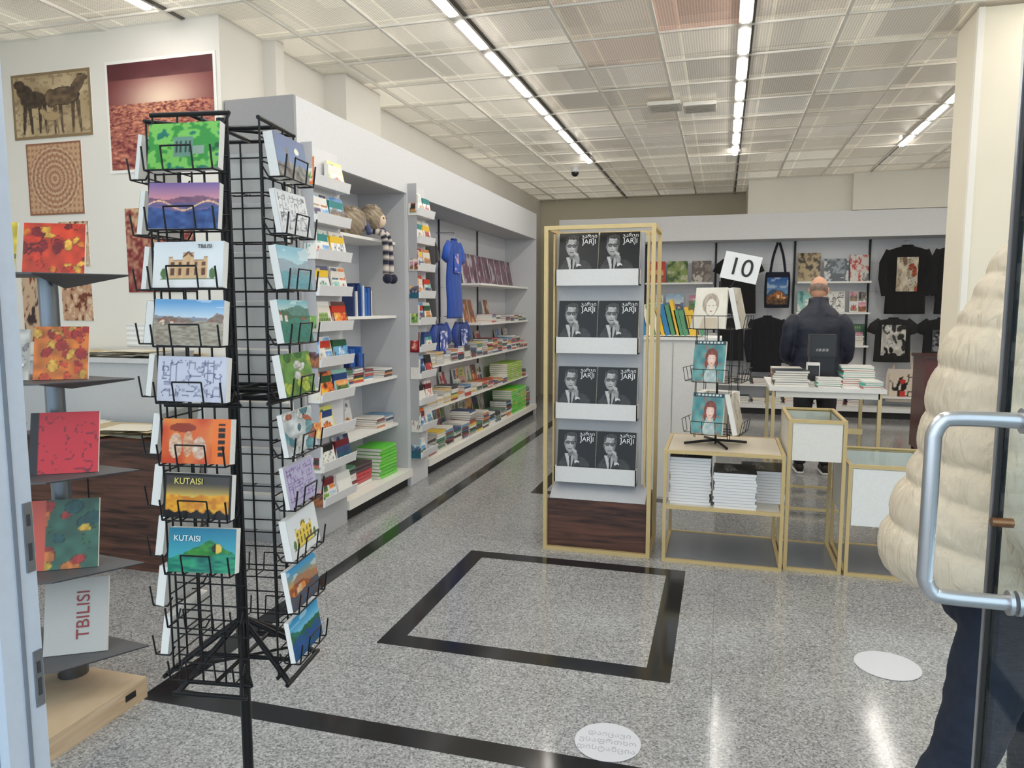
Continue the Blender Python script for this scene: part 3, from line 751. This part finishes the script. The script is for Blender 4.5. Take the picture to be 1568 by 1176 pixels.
# ------------------------------------------------------------------ GOLD FRAMES
GOLD=(206,182,130)
GM=mat('gold_frame',.38,.35,bscale=20)
def frame(m,x0,x1,y0,y1,z0,z1,r=.022,col=GOLD):
    for x in(x0,x1-r):
        for y in(y0,y1-r): m.box(x,x+r,y,y+r,z0,z1,col,GM)
    for z in(z0,z1-r):
        for y in(y0,y1-r): m.box(x0+r,x1-r,y,y+r,z,z+r,col,GM)
        for x in(x0,x1-r): m.box(x,x+r,y0+r,y1-r,z,z+r,col,GM)
def jarji(u,v):
    g=7
    def el(cx,cy,rx,ry,a=0):
        x=u-cx;y=v-cy;c,s=math.cos(a),math.sin(a);return ((x*c+y*s)/rx)**2+((-x*s+y*c)/ry)**2
    s_=min(el(.36,.0,.40,.42),el(.30,.22,.22,.24),el(.60,.16,.26,.24))
    if s_<1: g=34+26*noise(u*9,v*9,2)+10*noise(u*40,v*40,3)
    if abs(u-.20-.34*(.45-v))<.012 and v<.40: g=16                # lapel
    if abs(u-.47+.28*(.45-v))<.012 and v<.40: g=16
    if v<.47 and abs(u-.33)<.012+.13*(v/.47)**1.3: g=190-50*max(0,(u-.33)*8)
    if v<.42 and abs(u-.335)<.020+.008*v: g=20
    if abs(u-.33)<.055 and .42<v<.54: g=105                       # neck
    f=el(.33,.70,.150,.205)
    if f<1:
        g=196-36*f-130*max(0,min(1,(u-.36)*5))
        g-=26*noise(u*26,v*22,7)
    if f<1.0 and v>.82: g=188-80*max(0,(u-.36)*5)
    if el(.36,.90,.14,.045)<1 or el(.475,.80,.035,.10)<1 or el(.20,.83,.03,.07)<1: g=44+50*noise(u*44,v*20,1)
    if el(.185,.69,.022,.055)<1: g=110
    if abs(v-.735)<.010 and .20<u<.47: g=22
    for cx in(.265,.385):
        q=el(cx,.715,.052,.042)
        if q<1: g=18 if q>.62 else 84
    if abs(u-.318)<.012 and .62<v<.70: g=g*.8+30
    if abs(u-.325)<.03 and abs(v-.617)<.008: g=80
    if abs(v-.575)<.008 and abs(u-.325)<.05: g=50
    h=min(el(.45,.49,.055,.075,-.5),el(.49,.38,.045,.10,-.2))
    if h<1: g=182-70*noise(u*50,v*10,1)-30*h
    for k in range(4):
        q=el(.395+.026*k,.565-.016*k,.0105,.058,.3)
        if q<1: g=200-50*q
    if el(.515,.28,.065,.045,-.2)<1: g=206
    if el(.53,.18,.085,.10,-.2)<1: g=30+20*noise(u*20,v*20,2)
    return (g,g,g)
bk=M('book_display_shelf')
frame(bk,-1.065,-.39,4.43,4.88,0,2.035,.024)
bk.box(-1.02,-.47,4.60,4.62,.34,2.0,(180,182,186));bk.box(-1.04,-1.028,4.58,4.64,.34,2.0,GOLD,GM);bk.box(-.452,-.44,4.58,4.64,.34,2.0,GOLD,GM)
bk.box(-1.040,-.415,4.455,4.855,.0,.33,mt=WOOD)
bk.add([(-1.03,4.46,.332),(-.425,4.46,.332),(-.425,4.60,.42),(-1.03,4.60,.42)],[(0,1,2,3)],(176,178,182),MATTE)
zs=[1.72,1.30,.885,.475];covers=[]
for z in zs:
    bk.box(-1.01,-.49,4.51,4.60,z-.045,z-.038,(222,222,222));bk.box(-1.01,-.49,4.505,4.511,z-.045,z+.055,(222,222,221))
    bk.box(-1.01,-1.004,4.505,4.60,z-.045,z+.055,(215,215,215));bk.box(-.496,-.49,4.505,4.60,z-.045,z+.055,(215,215,215))
    for cx in(-.875,-.62):
        up=V((0,.16,1)).normalized()
        bk.card((cx,4.53,z+.0),(1,0,0),up,.247,.285,.03,jarji,96,104);covers.append((cx,z))
o=bk.build();ink=mat('white_ink',.5,color=(240,240,240))
for cx,z in covers:
    up=V((0,.16,1)).normalized();nn=V((1,0,0)).cross(up)
    for t,dz,s in(('ჯარჯი',.262,.032),('JARJI',.228,.043)): text('cover_title',t,s,V((cx+.066,4.53,z))+up*dz+nn*.002,(1,0,0),up,None,o,mt=ink)
m=M('display_table');frame(m,-.315,.375,4.41,5.02,0,.69,.02);m.box(-.293,.353,4.43,5.0,.672,.688,(200,190,172))
m.box(-.295,.355,4.43,5.0,.335,.35,(214,210,200));m.box(-.295,.355,4.412,4.43,.33,.352,GOLD,GM);m.box(-.295,.355,4.43,5.0,.002,.014,(110,114,120),GLOSS);m.build()
m=M('book_stack')
for x,y,n in((-.16,4.60,16),(.10,4.56,12),(.27,4.75,11),(-.16,4.86,14)):
    for i in range(n):
        j=random.uniform(-.006,.006);m.box(x-.12+j,x+.12+j,y-.13,y+.13,.351+i*.018,.351+i*.018+.0155,(226,226,226),PAPER)
        m.box(x-.121+j,x+.121+j,y-.131,y+.131,.351+i*.018+.0155,.351+i*.018+.0175,(190,190,194),GLOSS)
    m.box(x-.122,x+.122,y-.132,y+.132,.351+n*.018,.351+n*.018+.003,(26,26,28),GLOSS)
    m.grid((x-.10,y-.132,.351+n*.018+.0035),(.20,0,0),(0,.26,0),24,24,jarji,GLOSS)
m.build()
m=M('glass_display_case');frame(m,.385,.70,4.45,5.0,0,.90,.02)
m.box(.41,.675,4.455,4.47,.66,.88,(224,222,214));m.box(.41,.675,4.98,4.99,.66,.88,(220,218,210));m.box(.39,.40,4.47,4.98,.66,.88,(212,210,202));m.box(.685,.695,4.47,4.98,.66,.88,(216,214,206))
m.box(.40,.685,4.47,4.98,.66,.672,(206,196,170));m.box(.405,.68,4.47,4.98,.883,.888,mt=GLASS);m.box(.405,.68,4.47,4.98,.002,.014,(120,124,130),GLOSS)
m.ob((.52,4.7,.68),(1,0,0),(0,1,0),(0,0,1),.1,.16,.016,(196,150,70),GLOSS);m.build()
m=M('display_case_table');frame(m,.715,1.36,4.45,5.05,0,.655,.02)
m.box(.74,1.335,4.455,4.468,.30,.63,(230,230,226));m.box(.72,.735,4.47,5.03,.30,.63,(216,216,212));m.box(.735,1.34,4.47,5.03,.30,.315,(220,218,210));m.box(.735,1.34,4.47,5.03,.64,.648,mt=GLASS)
m.box(.735,1.34,5.02,5.03,.3,.63,(226,226,222));m.box(.735,1.34,4.47,5.03,.002,.014,(120,124,130),GLOSS);m.build()
m=M('white_high_table')
m.box(.35,1.14,5.7,6.5,.925,.955,(234,233,230))
for x in(.37,1.09):
    for y in(5.72,6.45): m.box(x,x+.025,y,y+.025,0,.925,(210,192,146),GM)
for y in(5.72,6.45): m.box(.39,1.1,y,y+.02,.03,.05,(210,192,146),GM);m.box(.39,1.1,y,y+.02,.88,.925,(230,228,222))
m.box(.5,1.0,5.74,5.76,.62,.66,(210,192,146),GM);m.build()
m=M('book_stack')
TE=[(30,180,160),(50,195,170),(235,235,230),(30,150,140)]
stack(m,.50,5.84,.955,.24,.22,7,.017,[(205,200,180),(60,120,90),(230,225,215),(40,50,60),(120,100,60)])
stack(m,.76,5.80,.955,.16,.14,5,.014,[(120,210,170),(235,235,230),(40,60,60)]);stack(m,.99,6.05,.955,.22,.2,9,.016,TE+[(190,60,50)]);stack(m,1.05,5.80,.955,.12,.18,4,.014,[(200,60,60),(235,235,230),(60,190,170)])
stack(m,.50,6.2,.955,.22,.2,6,.018,SP);m.build()
m=M('boxed_product_display');m.box(.66,.84,6.08,6.2,.956,1.16,(24,24,27),GLOSS);m.box(.655,.845,6.06,6.22,1.16,1.33,(34,34,38),GLOSS)
m.grid((.665,6.058,1.17),(.17,0,0),(0,0,.15),20,16,lambda u,v:(150,150,150) if (abs(v-.3)<.05 and .2<u<.8 and int(u*20)%3) else (40,40,44),GLOSS);m.box(.63,.72,5.95,6.03,.956,1.12,(230,228,224),GLOSS);m.box(.635,.715,5.948,5.95,.98,1.10,(40,40,44),GLOSS)
m.build()
m=M('white_cabinet');m.box(-.72,-.02,5.95,6.4,0,1.28,(226,226,224));m.box(-.74,0,5.93,6.42,1.28,1.30,(236,236,236));m.box(-.375,-.369,5.947,5.95,.06,1.26,(160,160,160));m.build()
m=M('upright_books');x=-.66
for k in range(13):
    t=random.uniform(.022,.045);c=random.choice([(235,190,60),(220,120,50),(60,130,180),(40,70,120),(240,235,220),(200,60,60),(90,150,110)]);h=random.uniform(.2,.3)
    u=V((-.25,0,1)).normalized();m.ob((x+.03,6.12,1.302+h/2+.008),(.97,0,.24),(0,1,0),u,t,.2,h,c,GLOSS);x+=t+.006
m.build()
m=M('tabletop_book_rack');T=V((-.02,4.70,0))
for a in range(4):
    t=math.radians(20+90*a);m.tube(T+V((0,0,.715)),T+V((math.cos(t)*.2,math.sin(t)*.2,.698)),.008,mt=WIRE,n=8)
m.tube(T+V((0,0,.69)),T+V((0,0,1.70)),.007,mt=WIRE,n=10)
def girl(u,v):
    c=mix((50,120,128),(120,176,172),noise(u*6,v*6,2))
    if noise(u*14,v*14,9)>.7: c=mix(c,(200,90,70),.4)
    def el(cx,cy,rx,ry): return ((u-cx)/rx)**2+((v-cy)/ry)**2
    if abs(u-.58)<.24-.4*max(0,v-.05) and v<.42: c=mix((222,222,216),(150,180,180),noise(u*12,v*12,4))
    if el(.58,.60,.20,.22)<1 or (el(.58,.46,.21,.2)<1 and abs(u-.58)>.12): c=mix((150,76,56),(96,44,36),noise(u*40,v*10,3))
    if abs(u-.58)<.05 and .3<v<.42: c=(226,194,176)
    d=el(.58,.55,.125,.165)
    if d<1 and v<.66:
        c=mix((238,210,194),(214,150,130),.5*d)
        for ex in(.53,.63):
            q=el(ex,.56,.026,.018)
            if q<1: c=(40,40,40) if q<.4 else (235,235,235)
        if el(.58,.455,.028,.012)<1: c=(190,70,70)
    if v>.9: c=(30,70,80)
    if .93<v<.97 and .1<u<.9 and int(u*26)%3: c=(220,225,220)
    return c
def face(u,v):
    c=mix((220,214,198),(232,226,212),noise(u*5,v*5,3));d=((u-.52)/.17)**2+((v-.52)/.22)**2
    if d>1 and ((u-.5)/.26)**2+((v-.6)/.26)**2<1: c=mix(c,(120,100,80),.35+.3*noise(u*40,v*12,3))
    if .9<d<1.06: c=(140,124,108)
    for ex in(.45,.59):
        if ((u-ex)/.028)**2+((v-.56)/.014)**2<1: c=(70,60,55)
    if ((u-.52)/.04)**2+((v-.42)/.013)**2<1: c=(176,96,84)
    if v<.26 and abs(u-.5)<.3-.3*v: c=mix(c,(190,170,140),.6)
    return c
tw=[girl,girl,face]
for a in range(4):
    t=math.radians(-104+90*a);nv=V((math.cos(t),math.sin(t),0));ev=V((-nv.y,nv.x,0));b=T+nv*.10
    for s in(-.11,.11): m.tube(b+ev*s+V((0,0,.74)),b+ev*s+V((0,0,1.62)),.0022)
    for j,z in enumerate((.77,1.09,1.41)):
        for s in(-.11,-.04,.04,.11): m.path([b+ev*s+V((0,0,z)),b+ev*s+nv*.07+V((0,0,z)),b+ev*s+nv*.085+V((0,0,z+.08))],.002)
        for q in(.0,.08): m.tube(b-ev*.11+nv*(.07+q*.19)+V((0,0,z+q)),b+ev*.11+nv*(.07+q*.19)+V((0,0,z+q)),.0022)
        m.tube(b-ev*.11+V((0,0,z)),b+ev*.11+V((0,0,z)),.0022);m.tube(T+V((0,0,z)),b+V((0,0,z)),.003)
        if a in(0,) or (a in (1,3) and j!=1) or(a==2 and j==0):
            m.card(b+nv*.06+V((0,0,z+.005))-ev*.02,ev,V((0,0,1))-nv*.22,.19,.25,.03,tw[j] if a==0 else collage(a*7+j,[(216,212,202),(196,188,170),(160,150,140)],3,3),56,66)
m.build()
m=M('price_sign');u=V((.22,.1,.97)).normalized();ee=V((.96,-.05,-.2)).normalized();ee=(ee-u*ee.dot(u)).normalized()
sp=V((.08,4.66,1.70));m.card(sp,ee,u,.215,.165,.004,lambda a,b:(226,226,224),3,3);m.tube(sp+V((0,.01,.02)),(.0,4.70,1.6),.004);o=m.build()
text('sign_text','10',.15,sp+u*.078+ee.cross(u)*.002,ee,u,(15,15,15),o,ext=.0008)

# ------------------------------------------------------------------ BACK SHELVING
m=M('back_shelving_unit')
m.box(-2.4,4.6,10.95,10.975,2.48,2.83,(232,232,234));m.box(-2.4,4.6,10.975,11.48,2.80,2.83,WH);m.box(-2.4,4.6,10.975,11.48,2.48,2.50,(206,206,208))
m.box(-2.4,4.6,11.45,11.49,0,2.8,(230,232,236))
for x in(-2.4,4.58): m.box(x,x+.025,10.975,11.45,0,2.48,GR)
for x in(-1.15,-.12,.98,1.97,3.0,4.0): m.box(x-.014,x+.014,11.425,11.45,.12,2.48,(32,32,34))
m.box(-2.37,4.57,10.98,11.45,.09,.15,(240,240,238));m.box(-2.37,4.57,11.02,11.45,0,.09,(28,28,30))
for x0,x1,zz in((-1.12,-.15,(.42,1.0,1.46,1.89)),(1.0,1.95,(.42,1.0,1.46,1.89)),(-.1,.96,(.42,)),(2.0,2.98,(.3,)),(3.02,3.98,(.42,1.0,1.46,1.89))):
    for z in zz: m.box(x0,x1,11.08,11.45,z-.024,z,(246,246,244))
for k in range(1,6): m.box(-2.4,4.58,11.446,11.45,.15+k*.4,.153+k*.4,(190,192,196))
m.build()
m=M('shelf_books')
def bo(x,z,w,h,fn): m.card((x,11.30,z+.002),(1,0,0),V((0,.2,1)),w,h,.025,fn,24,24)
bo(-.67,1.89,.30,.33,collage(51,[(60,90,50),(140,160,90),(200,200,170)],4,4));bo(-.32,1.89,.28,.33,collage(52,[(150,140,130),(110,100,95),(206,200,190)],4,4));bo(-.98,1.89,.26,.33,rnd(53))
bo(-.7,1.46,.26,.27,rnd(54));bo(-.36,1.46,.26,.25,rnd(57));bo(-.98,1.46,.22,.25,rnd(58))
bo(1.17,1.89,.30,.42,collage(61,[(120,100,80),(190,170,130),(60,50,45)],4,4));bo(1.53,1.89,.32,.33,collage(62,[(150,160,170),(80,90,100),(220,220,220)],5,5));bo(1.83,1.89,.24,.38,collage(63,[(200,60,60),(230,225,215),(120,120,120)],4,4))
bo(1.17,1.46,.28,.3,rnd(65));bo(1.52,1.46,.28,.3,rnd(66));bo(1.83,1.46,.22,.3,rnd(67));bo(1.83,1.0,.22,.3,rnd(68))
for z in(.15,.42,1.0):
    for x0,x1 in((-1.1,-.2),(0,.9),(1.05,1.9),(3.1,3.9)):
        if z==1.0 and x0==0: continue
        x=x0
        while x<x1: stack(m,x+.1,11.27,z,.17,.22,random.randint(2,7),.022,SP);x+=.22
m.build()
fx=folk(71,(226,214,190),[(200,180,150),(150,120,100),(240,230,210),(190,90,60)])
garment('black_t_shirt',(.20,11.12,2.24),(1,0,0),(0,-1,0),.50,.8,(24,24,26),'short')
garment('black_sweatshirt',(2.38,11.12,2.36),(1,0,0),(0,-1,0),.5,.92,(22,22,25),'long',fx,.26,.46,.42)
garment('black_sweatshirt',(2.98,11.12,2.36),(1,0,0),(0,-1,0),.48,.92,(26,26,30),'long',folk(72,(40,40,50),[(200,50,50),(60,100,190),(230,220,210)]),.22,.5,.42)
garment('printed_t_shirt',(2.26,11.14,1.38),(1,0,0),(0,-1,0),.46,.6,(40,40,42),'short',folk(73,(235,230,220),[(30,30,32),(235,235,235),(60,60,60)]),.3,.42,.5)
garment('printed_t_shirt',(2.86,11.14,1.38),(1,0,0),(0,-1,0),.46,.6,(30,30,34),'short',folk(74,(90,90,95),[(30,30,32),(160,160,165)]),.25,.3,.5)
garment('dark_hoodie',(.62,11.14,1.40),(1,0,0),(0,-1,0),.42,.8,(26,28,36),'long')
garment('dark_hoodie',(.12,11.14,1.36),(1,0,0),(0,-1,0),.38,.6,(30,30,34),'none')
def tote(x,z0,z1,w,col,fn):
    m=M('tote_bag');y=11.2
    pr=cr([(z1,.46,.02),(z1-.06,.5,.03),((z0+z1)/2,.52,.045),(z0+.03,.5,.05),(z0,.47,.03)],5)
    m.loft([(x,y,p[0]) for p in pr],[p[1]*w for p in pr],[p[2] for p in pr],(1,0,0),28,col,CLOTH)
    m.grid((x-w*.42,y-.055,z0+.05),(w*.84,0,0),(0,0,(z1-z0)*.75),24,24,fn,CLOTH)
    for s in(-1,1): m.loft(cr([(x+s*w*.3,y-.01,z1-.02),(x+s*w*.2,y,z1+.22),(x+s*.01,y+.01,z1+.42)],5),[.018]*11,[.006]*11,(1,0,0),8,col,CLOTH)
    m.tube((x,y,z1+.41),(x,11.44,z1+.43),.006,(150,150,155),METAL);m.build()
tote(.74,1.52,2.03,.34,(28,32,46),land(77,(60,100,160),(120,160,200),(70,80,90),(200,120,50),(40,50,60),.4,(230,150,60)))
tote(2.42,.22,.68,.4,(226,214,200),lambda u,v:(205,60,55) if (abs(u-.5)<.12 and v<.3) or ((u-.5)**2+(v-.7)**2<.01) else ((40,35,35) if abs(noise(u*5,v*5,3)-.5)<.08 else (228,214,196)))
m=M('red_wood_cabinet');m.box(1.98,2.5,8.2,8.7,.06,1.02,(92,44,40),GLOSS);m.box(1.96,2.52,8.18,8.72,1.02,1.05,(70,36,32),GLOSS)
for x in(2.0,2.44): m.box(x,x+.04,8.22,8.26,0,.06,(40,26,24));m.box(x,x+.04,8.64,8.68,0,.06,(40,26,24))
for z in(.35,.68): m.box(2.0,2.48,8.195,8.2,z,z+.008,(30,16,14))
m.build()

# ------------------------------------------------------------------ MAN (back turned)
P=V((.84,7.2,0));root=empty('man_in_navy_jacket',P)
m=M('jacket')
ks=[(.80,.00,.205,.15),(.92,.0,.22,.155),(1.05,.0,.215,.15),(1.2,.0,.21,.145),(1.33,.0,.215,.145),(1.43,.01,.20,.13),(1.50,.02,.155,.11),(1.56,.03,.095,.095),(1.62,.04,.082,.082)]
r=cr(ks,10)
def puf(zv,per,d): return 1-d+d*abs(math.sin(math.pi*zv/per))**.5
m.loft([P+V((0,a[1],a[0])) for a in r],[a[2]*puf(a[0],.13,.05) for a in r],[a[3]*puf(a[0],.13,.05) for a in r],(1,0,0),36)
for s in(-1,1):
    kk=cr([(s*.17,.01,1.44,.072),(s*.225,.0,1.36,.076),(s*.25,.0,1.22,.068),(s*.255,.03,1.10,.062),(s*.22,.14,1.05,.055),(s*.17,.24,1.07,.048)],8)
    m.loft([P+V(k[:3]) for k in kk],[k[3] for k in kk],[k[3] for k in kk],(.3,1,.5),18)
j=m.build(root);remesh(j,.011,mat('navy_nylon',.5,color=(24,30,50),bump=.5,bscale=18,var=.2),3,.015,.12)
m=M('trousers')
m.loft([P+V((0,0,z)) for z in(.70,.78,.86,.95)],[.14,.165,.17,.16],[.11,.12,.125,.12],(1,0,0),28)
for s in(-1,1):
    kk=cr([(s*.09,0,.86,.095),(s*.10,0,.68,.088),(s*.105,.01,.48,.07),(s*.11,0,.30,.064),(s*.11,0,.09,.055)],6)
    m.loft([P+V(k[:3]) for k in kk],[k[3] for k in kk],[k[3] for k in kk],(1,0,0),18)
j=m.build(root);remesh(j,.012,mat('dark_trousers',.85,color=(34,34,40),bump=.3,bscale=30))
m=M('head_and_hands')
m.loft([P+V((0,.03,1.52)),P+V((0,.045,1.58)),P+V((0,.06,1.66))],[.06,.056,.06],[.062,.06,.064],(1,0,0),20,(208,160,138),SKIN)
head(m,P+V((0,.065,1.70)),(0.15,1),.36,(212,160,132),(130,120,112),'fringe')
for s in(-1,1): hand(m,P+V((s*.16,.255,1.07)),(-s*.2,1,.1),(0,0,1),-s)
shoe(m,P+V((-.11,0,0)),(0,1,0),(30,28,28));shoe(m,P+V((.11,0,0)),(0,1,0),(30,28,28))
m.build(root)

# ------------------------------------------------------------------ PERSON in cream puffer (right)
P=V((.68,2.0,0));root=empty('person_in_cream_puffer_coat',P)
m=M('puffer_coat')
ks=[(.885,-.03,.232,.22),(.93,-.03,.25,.25),(1.02,-.02,.237,.255),(1.12,-.005,.214,.245),(1.22,.0,.200,.24),(1.32,.005,.192,.235),(1.42,.02,.180,.23),(1.5,.035,.160,.21),(1.56,.05,.135,.16),(1.63,.09,.10,.10)]
r=cr(ks,22)
def pf(z,per=.098,d=.085): return 1-d+d*min(1,abs(math.sin(math.pi*(z-.885)/per))**.42*1.02)
m.loft([P+V((a[1],0,a[0])) for a in r],[a[2]*pf(a[0]) for a in r],[a[3]*pf(a[0]) for a in r],(1,0,0),64)
# raised collar and hood
for zc,xo,rr,sp_ in((1.565,.0,.058,.17),(1.63,.03,.060,.15),(1.69,.06,.052,.13)):
    kk=cr([(xo+.14,-sp_,zc-.03,rr*.6),(xo+.02,-sp_*.85,zc-.01,rr),(xo-.035,0,zc+.01,rr*1.1),(xo+.02,sp_*.85,zc-.01,rr),(xo+.14,sp_,zc-.03,rr*.6)],8)
    m.loft([P+V(k[:3]) for k in kk],[k[3] for k in kk],[k[3] for k in kk],(0,0,1),20)
for s in(-1,1):
    if s<0: kk=[(.02,-.19,1.47,.078),(-.02,-.26,1.38,.084),(-.05,-.30,1.26,.082),(-.055,-.315,1.17,.078),(-.01,-.32,1.05,.070),(.05,-.325,.93,.058)]
    else: kk=[(.03,.17,1.48,.085),(.05,.24,1.38,.09),(.06,.26,1.26,.085),(.10,.27,1.16,.08),(.20,.27,1.08,.07),(.29,.26,1.03,.06)]
    kk=cr(kk,20);L=0;ra=[]
    for i,k in enumerate(kk):
        if i: L+=(V(k[:3])-V(kk[i-1][:3])).length
        ra.append(k[3]*(1-.13+.13*abs(math.sin(math.pi*L/.09))**.45))
    m.loft([P+V(k[:3]) for k in kk],ra,ra,(1,.2,.1),32)
def pufmat():
    m=mat('cream_nylon',.40,color=(216,202,178),var=.06,bscale=9);nt=m.node_tree;b=nt.nodes['Principled BSDF']
    tc=nt.nodes.new('ShaderNodeTexCoord');mp=nt.nodes.new('ShaderNodeMapping');mp.inputs['Scale'].default_value=(38,38,11)
    nz=nt.nodes.new('ShaderNodeTexNoise');nz.inputs['Scale'].default_value=1;nz.inputs['Detail'].default_value=5;nz.inputs['Distortion'].default_value=1.2
    bp=nt.nodes.new('ShaderNodeBump');bp.inputs['Strength'].default_value=.8;bp.inputs['Distance'].default_value=.011
    nt.links.new(tc.outputs['Object'],mp.inputs[0]);nt.links.new(mp.outputs[0],nz.inputs['Vector']);nt.links.new(nz.outputs['Fac'],bp.inputs['Height']);nt.links.new(bp.outputs[0],b.inputs['Normal'])
    return m
j=m.build(root);remesh(j,.0055,pufmat(),1,.009,.05)
m=M('jeans')
m.loft([P+V((0,0,z)) for z in(.78,.85,.93,1.0)],[.12,.135,.14,.13],[.16,.175,.18,.17],(1,0,0),28)
for kk in([(-.01,-.09,.88,.100),(-.04,-.095,.70,.088),(-.09,-.10,.48,.068),(-.17,-.10,.30,.062),(-.24,-.10,.13,.052)],
          [(.02,.09,.88,.105),(.07,.095,.70,.092),(.13,.10,.50,.07),(.14,.10,.30,.064),(.13,.10,.10,.052)]):
    kk=cr(kk,8);m.loft([P+V(k[:3]) for k in kk],[k[3]*(1+.03*math.sin(i*1.7)) for i,k in enumerate(kk)],[k[3] for k in kk],(0,1,0),20)
j=m.build(root);remesh(j,.009,mat('dark_denim',.85,color=(28,36,52),bump=.4,bscale=35,var=.25),2,.016,.06)
m=M('head_and_hands')
m.loft([P+V((.08,0,1.58)),P+V((.105,0,1.66)),P+V((.14,0,1.72))],[.05,.048,.052],[.05,.048,.052],(0,1,0),20,(222,178,156),SKIN)
head(m,P+V((.185,0,1.785)),(1,.1),.1,(226,182,158),(70,48,34),'long')
hand(m,P+V((.055,-.33,.925)),(.25,-.02,-1),(-.2,1,0),1);hand(m,P+V((.30,.26,1.025)),(1,0,-.3),(0,-1,-.2),-1)
shoe(m,P+V((-.26,-.10,.0)),(1,0,0),(235,232,228));shoe(m,P+V((.13,.10,0)),(1,0,0),(235,232,228))
m.build(root)

# ------------------------------------------------------------------ ENTRANCE
AL=(196,206,218)
m=M('door_1')
x=-1.12
m.box(x-.05,x,.87,.943,.01,2.35,AL);m.box(x-.05,x,.36,.43,.01,2.35,AL);m.box(x-.05,x,.43,.87,.01,.12,AL);m.box(x-.05,x,.43,.87,2.27,2.35,AL)
m.box(x-.03,x-.02,.43,.87,.12,2.27,mt=GLASS)
m.box(x,x+.004,.905,.910,.01,2.35,(120,128,138));m.box(x-.035,x-.012,.943,.946,.01,2.35,(110,116,124))
for za,zb in((1.10,1.22),(.86,.96)):
    m.box(x+.0,x+.003,.924,.940,za,zb,(160,166,174),METAL);m.box(x+.003,x+.004,.929,.935,za+.02,za+.05,(60,62,68));m.box(x+.003,x+.004,.929,.935,zb-.04,zb-.02,(60,62,68))
m.build()
m=M('door_2')
x=.455
m.box(x,x+.010,1.385,1.402,.01,2.35,(20,20,22));m.box(x-.002,x+.012,1.402,1.414,.01,2.35,(190,194,200),METAL)
m.box(x,x+.04,.36,.40,.01,2.35,AL);m.box(x,x+.03,.40,1.385,.01,.10,AL);m.box(x,x+.03,.40,1.385,2.28,2.35,AL)
m.box(x+.002,x+.008,.40,1.385,.10,2.28,mt=GLASS)
SL=(206,208,212)
for s,xx in((-1,x+.002),(1,x+.008)):
    z0,z1=1.078,1.372;g=xx+s*.126
    def arc(zc,sg):
        return [(xx,1.30,zc),(g-s*.03,1.30,zc),(g-s*.009,1.30,zc-sg*.009),(g,1.30,zc-sg*.03)]
    a=cr(arc(z1,1),6);b=cr(arc(z0,-1),6)
    pts=a+b[::-1];m.loft(pts,[.0125]*len(pts),[.0125]*len(pts),(0,1,0),18,SL,METAL)
    for zc in(z0,z1): m.tube((xx,1.30,zc),(xx+s*.006,1.30,zc),.02,SL,METAL,20)
m.tube((x-.012,1.37,1.19),(x+.02,1.37,1.19),.008,(150,110,80),METAL,12)
m.build()
m=M('trim_entrance')
for xx in(-1.24,.50): m.box(xx,xx+.06,.26,.35,0,3.33,AL)
m.box(-1.18,.50,.26,.35,2.38,2.46,AL)
for xx in(-5.2,-3.2,2.6,5.14): m.box(xx,xx+.06,.26,.35,0,3.33,AL)
m.box(-5.14,-1.24,.26,.35,0,.1,AL);m.box(.56,5.14,.26,.35,0,.1,AL);m.box(-5.14,5.14,.26,.35,3.24,3.33,AL);m.build()
m=M('window_1');m.box(-5.14,-1.24,.30,.308,.1,3.24,mt=GLASS);m.build()
m=M('window_2');m.box(.56,5.14,.30,.308,.1,3.24,mt=GLASS);m.build()

# ------------------------------------------------------------------ LIGHT / CAMERA
w=bpy.data.worlds.new('overcast_daylight');sc.world=w;w.use_nodes=True
b=w.node_tree.nodes['Background'];b.inputs[0].default_value=(.80,.90,1,1);b.inputs[1].default_value=2.6
cam=bpy.data.cameras.new('camera');co=bpy.data.objects.new('camera',cam);sc.collection.objects.link(co)
co.location=(0,0,1.55);co.rotation_euler=(math.radians(83.9),0,math.radians(16.0));cam.sensor_width=36;cam.sensor_fit='HORIZONTAL';cam.lens=25.71;cam.clip_start=.02
sc.camera=co
sc.view_settings.view_transform='Standard';sc.view_settings.look='None';sc.view_settings.exposure=-.38
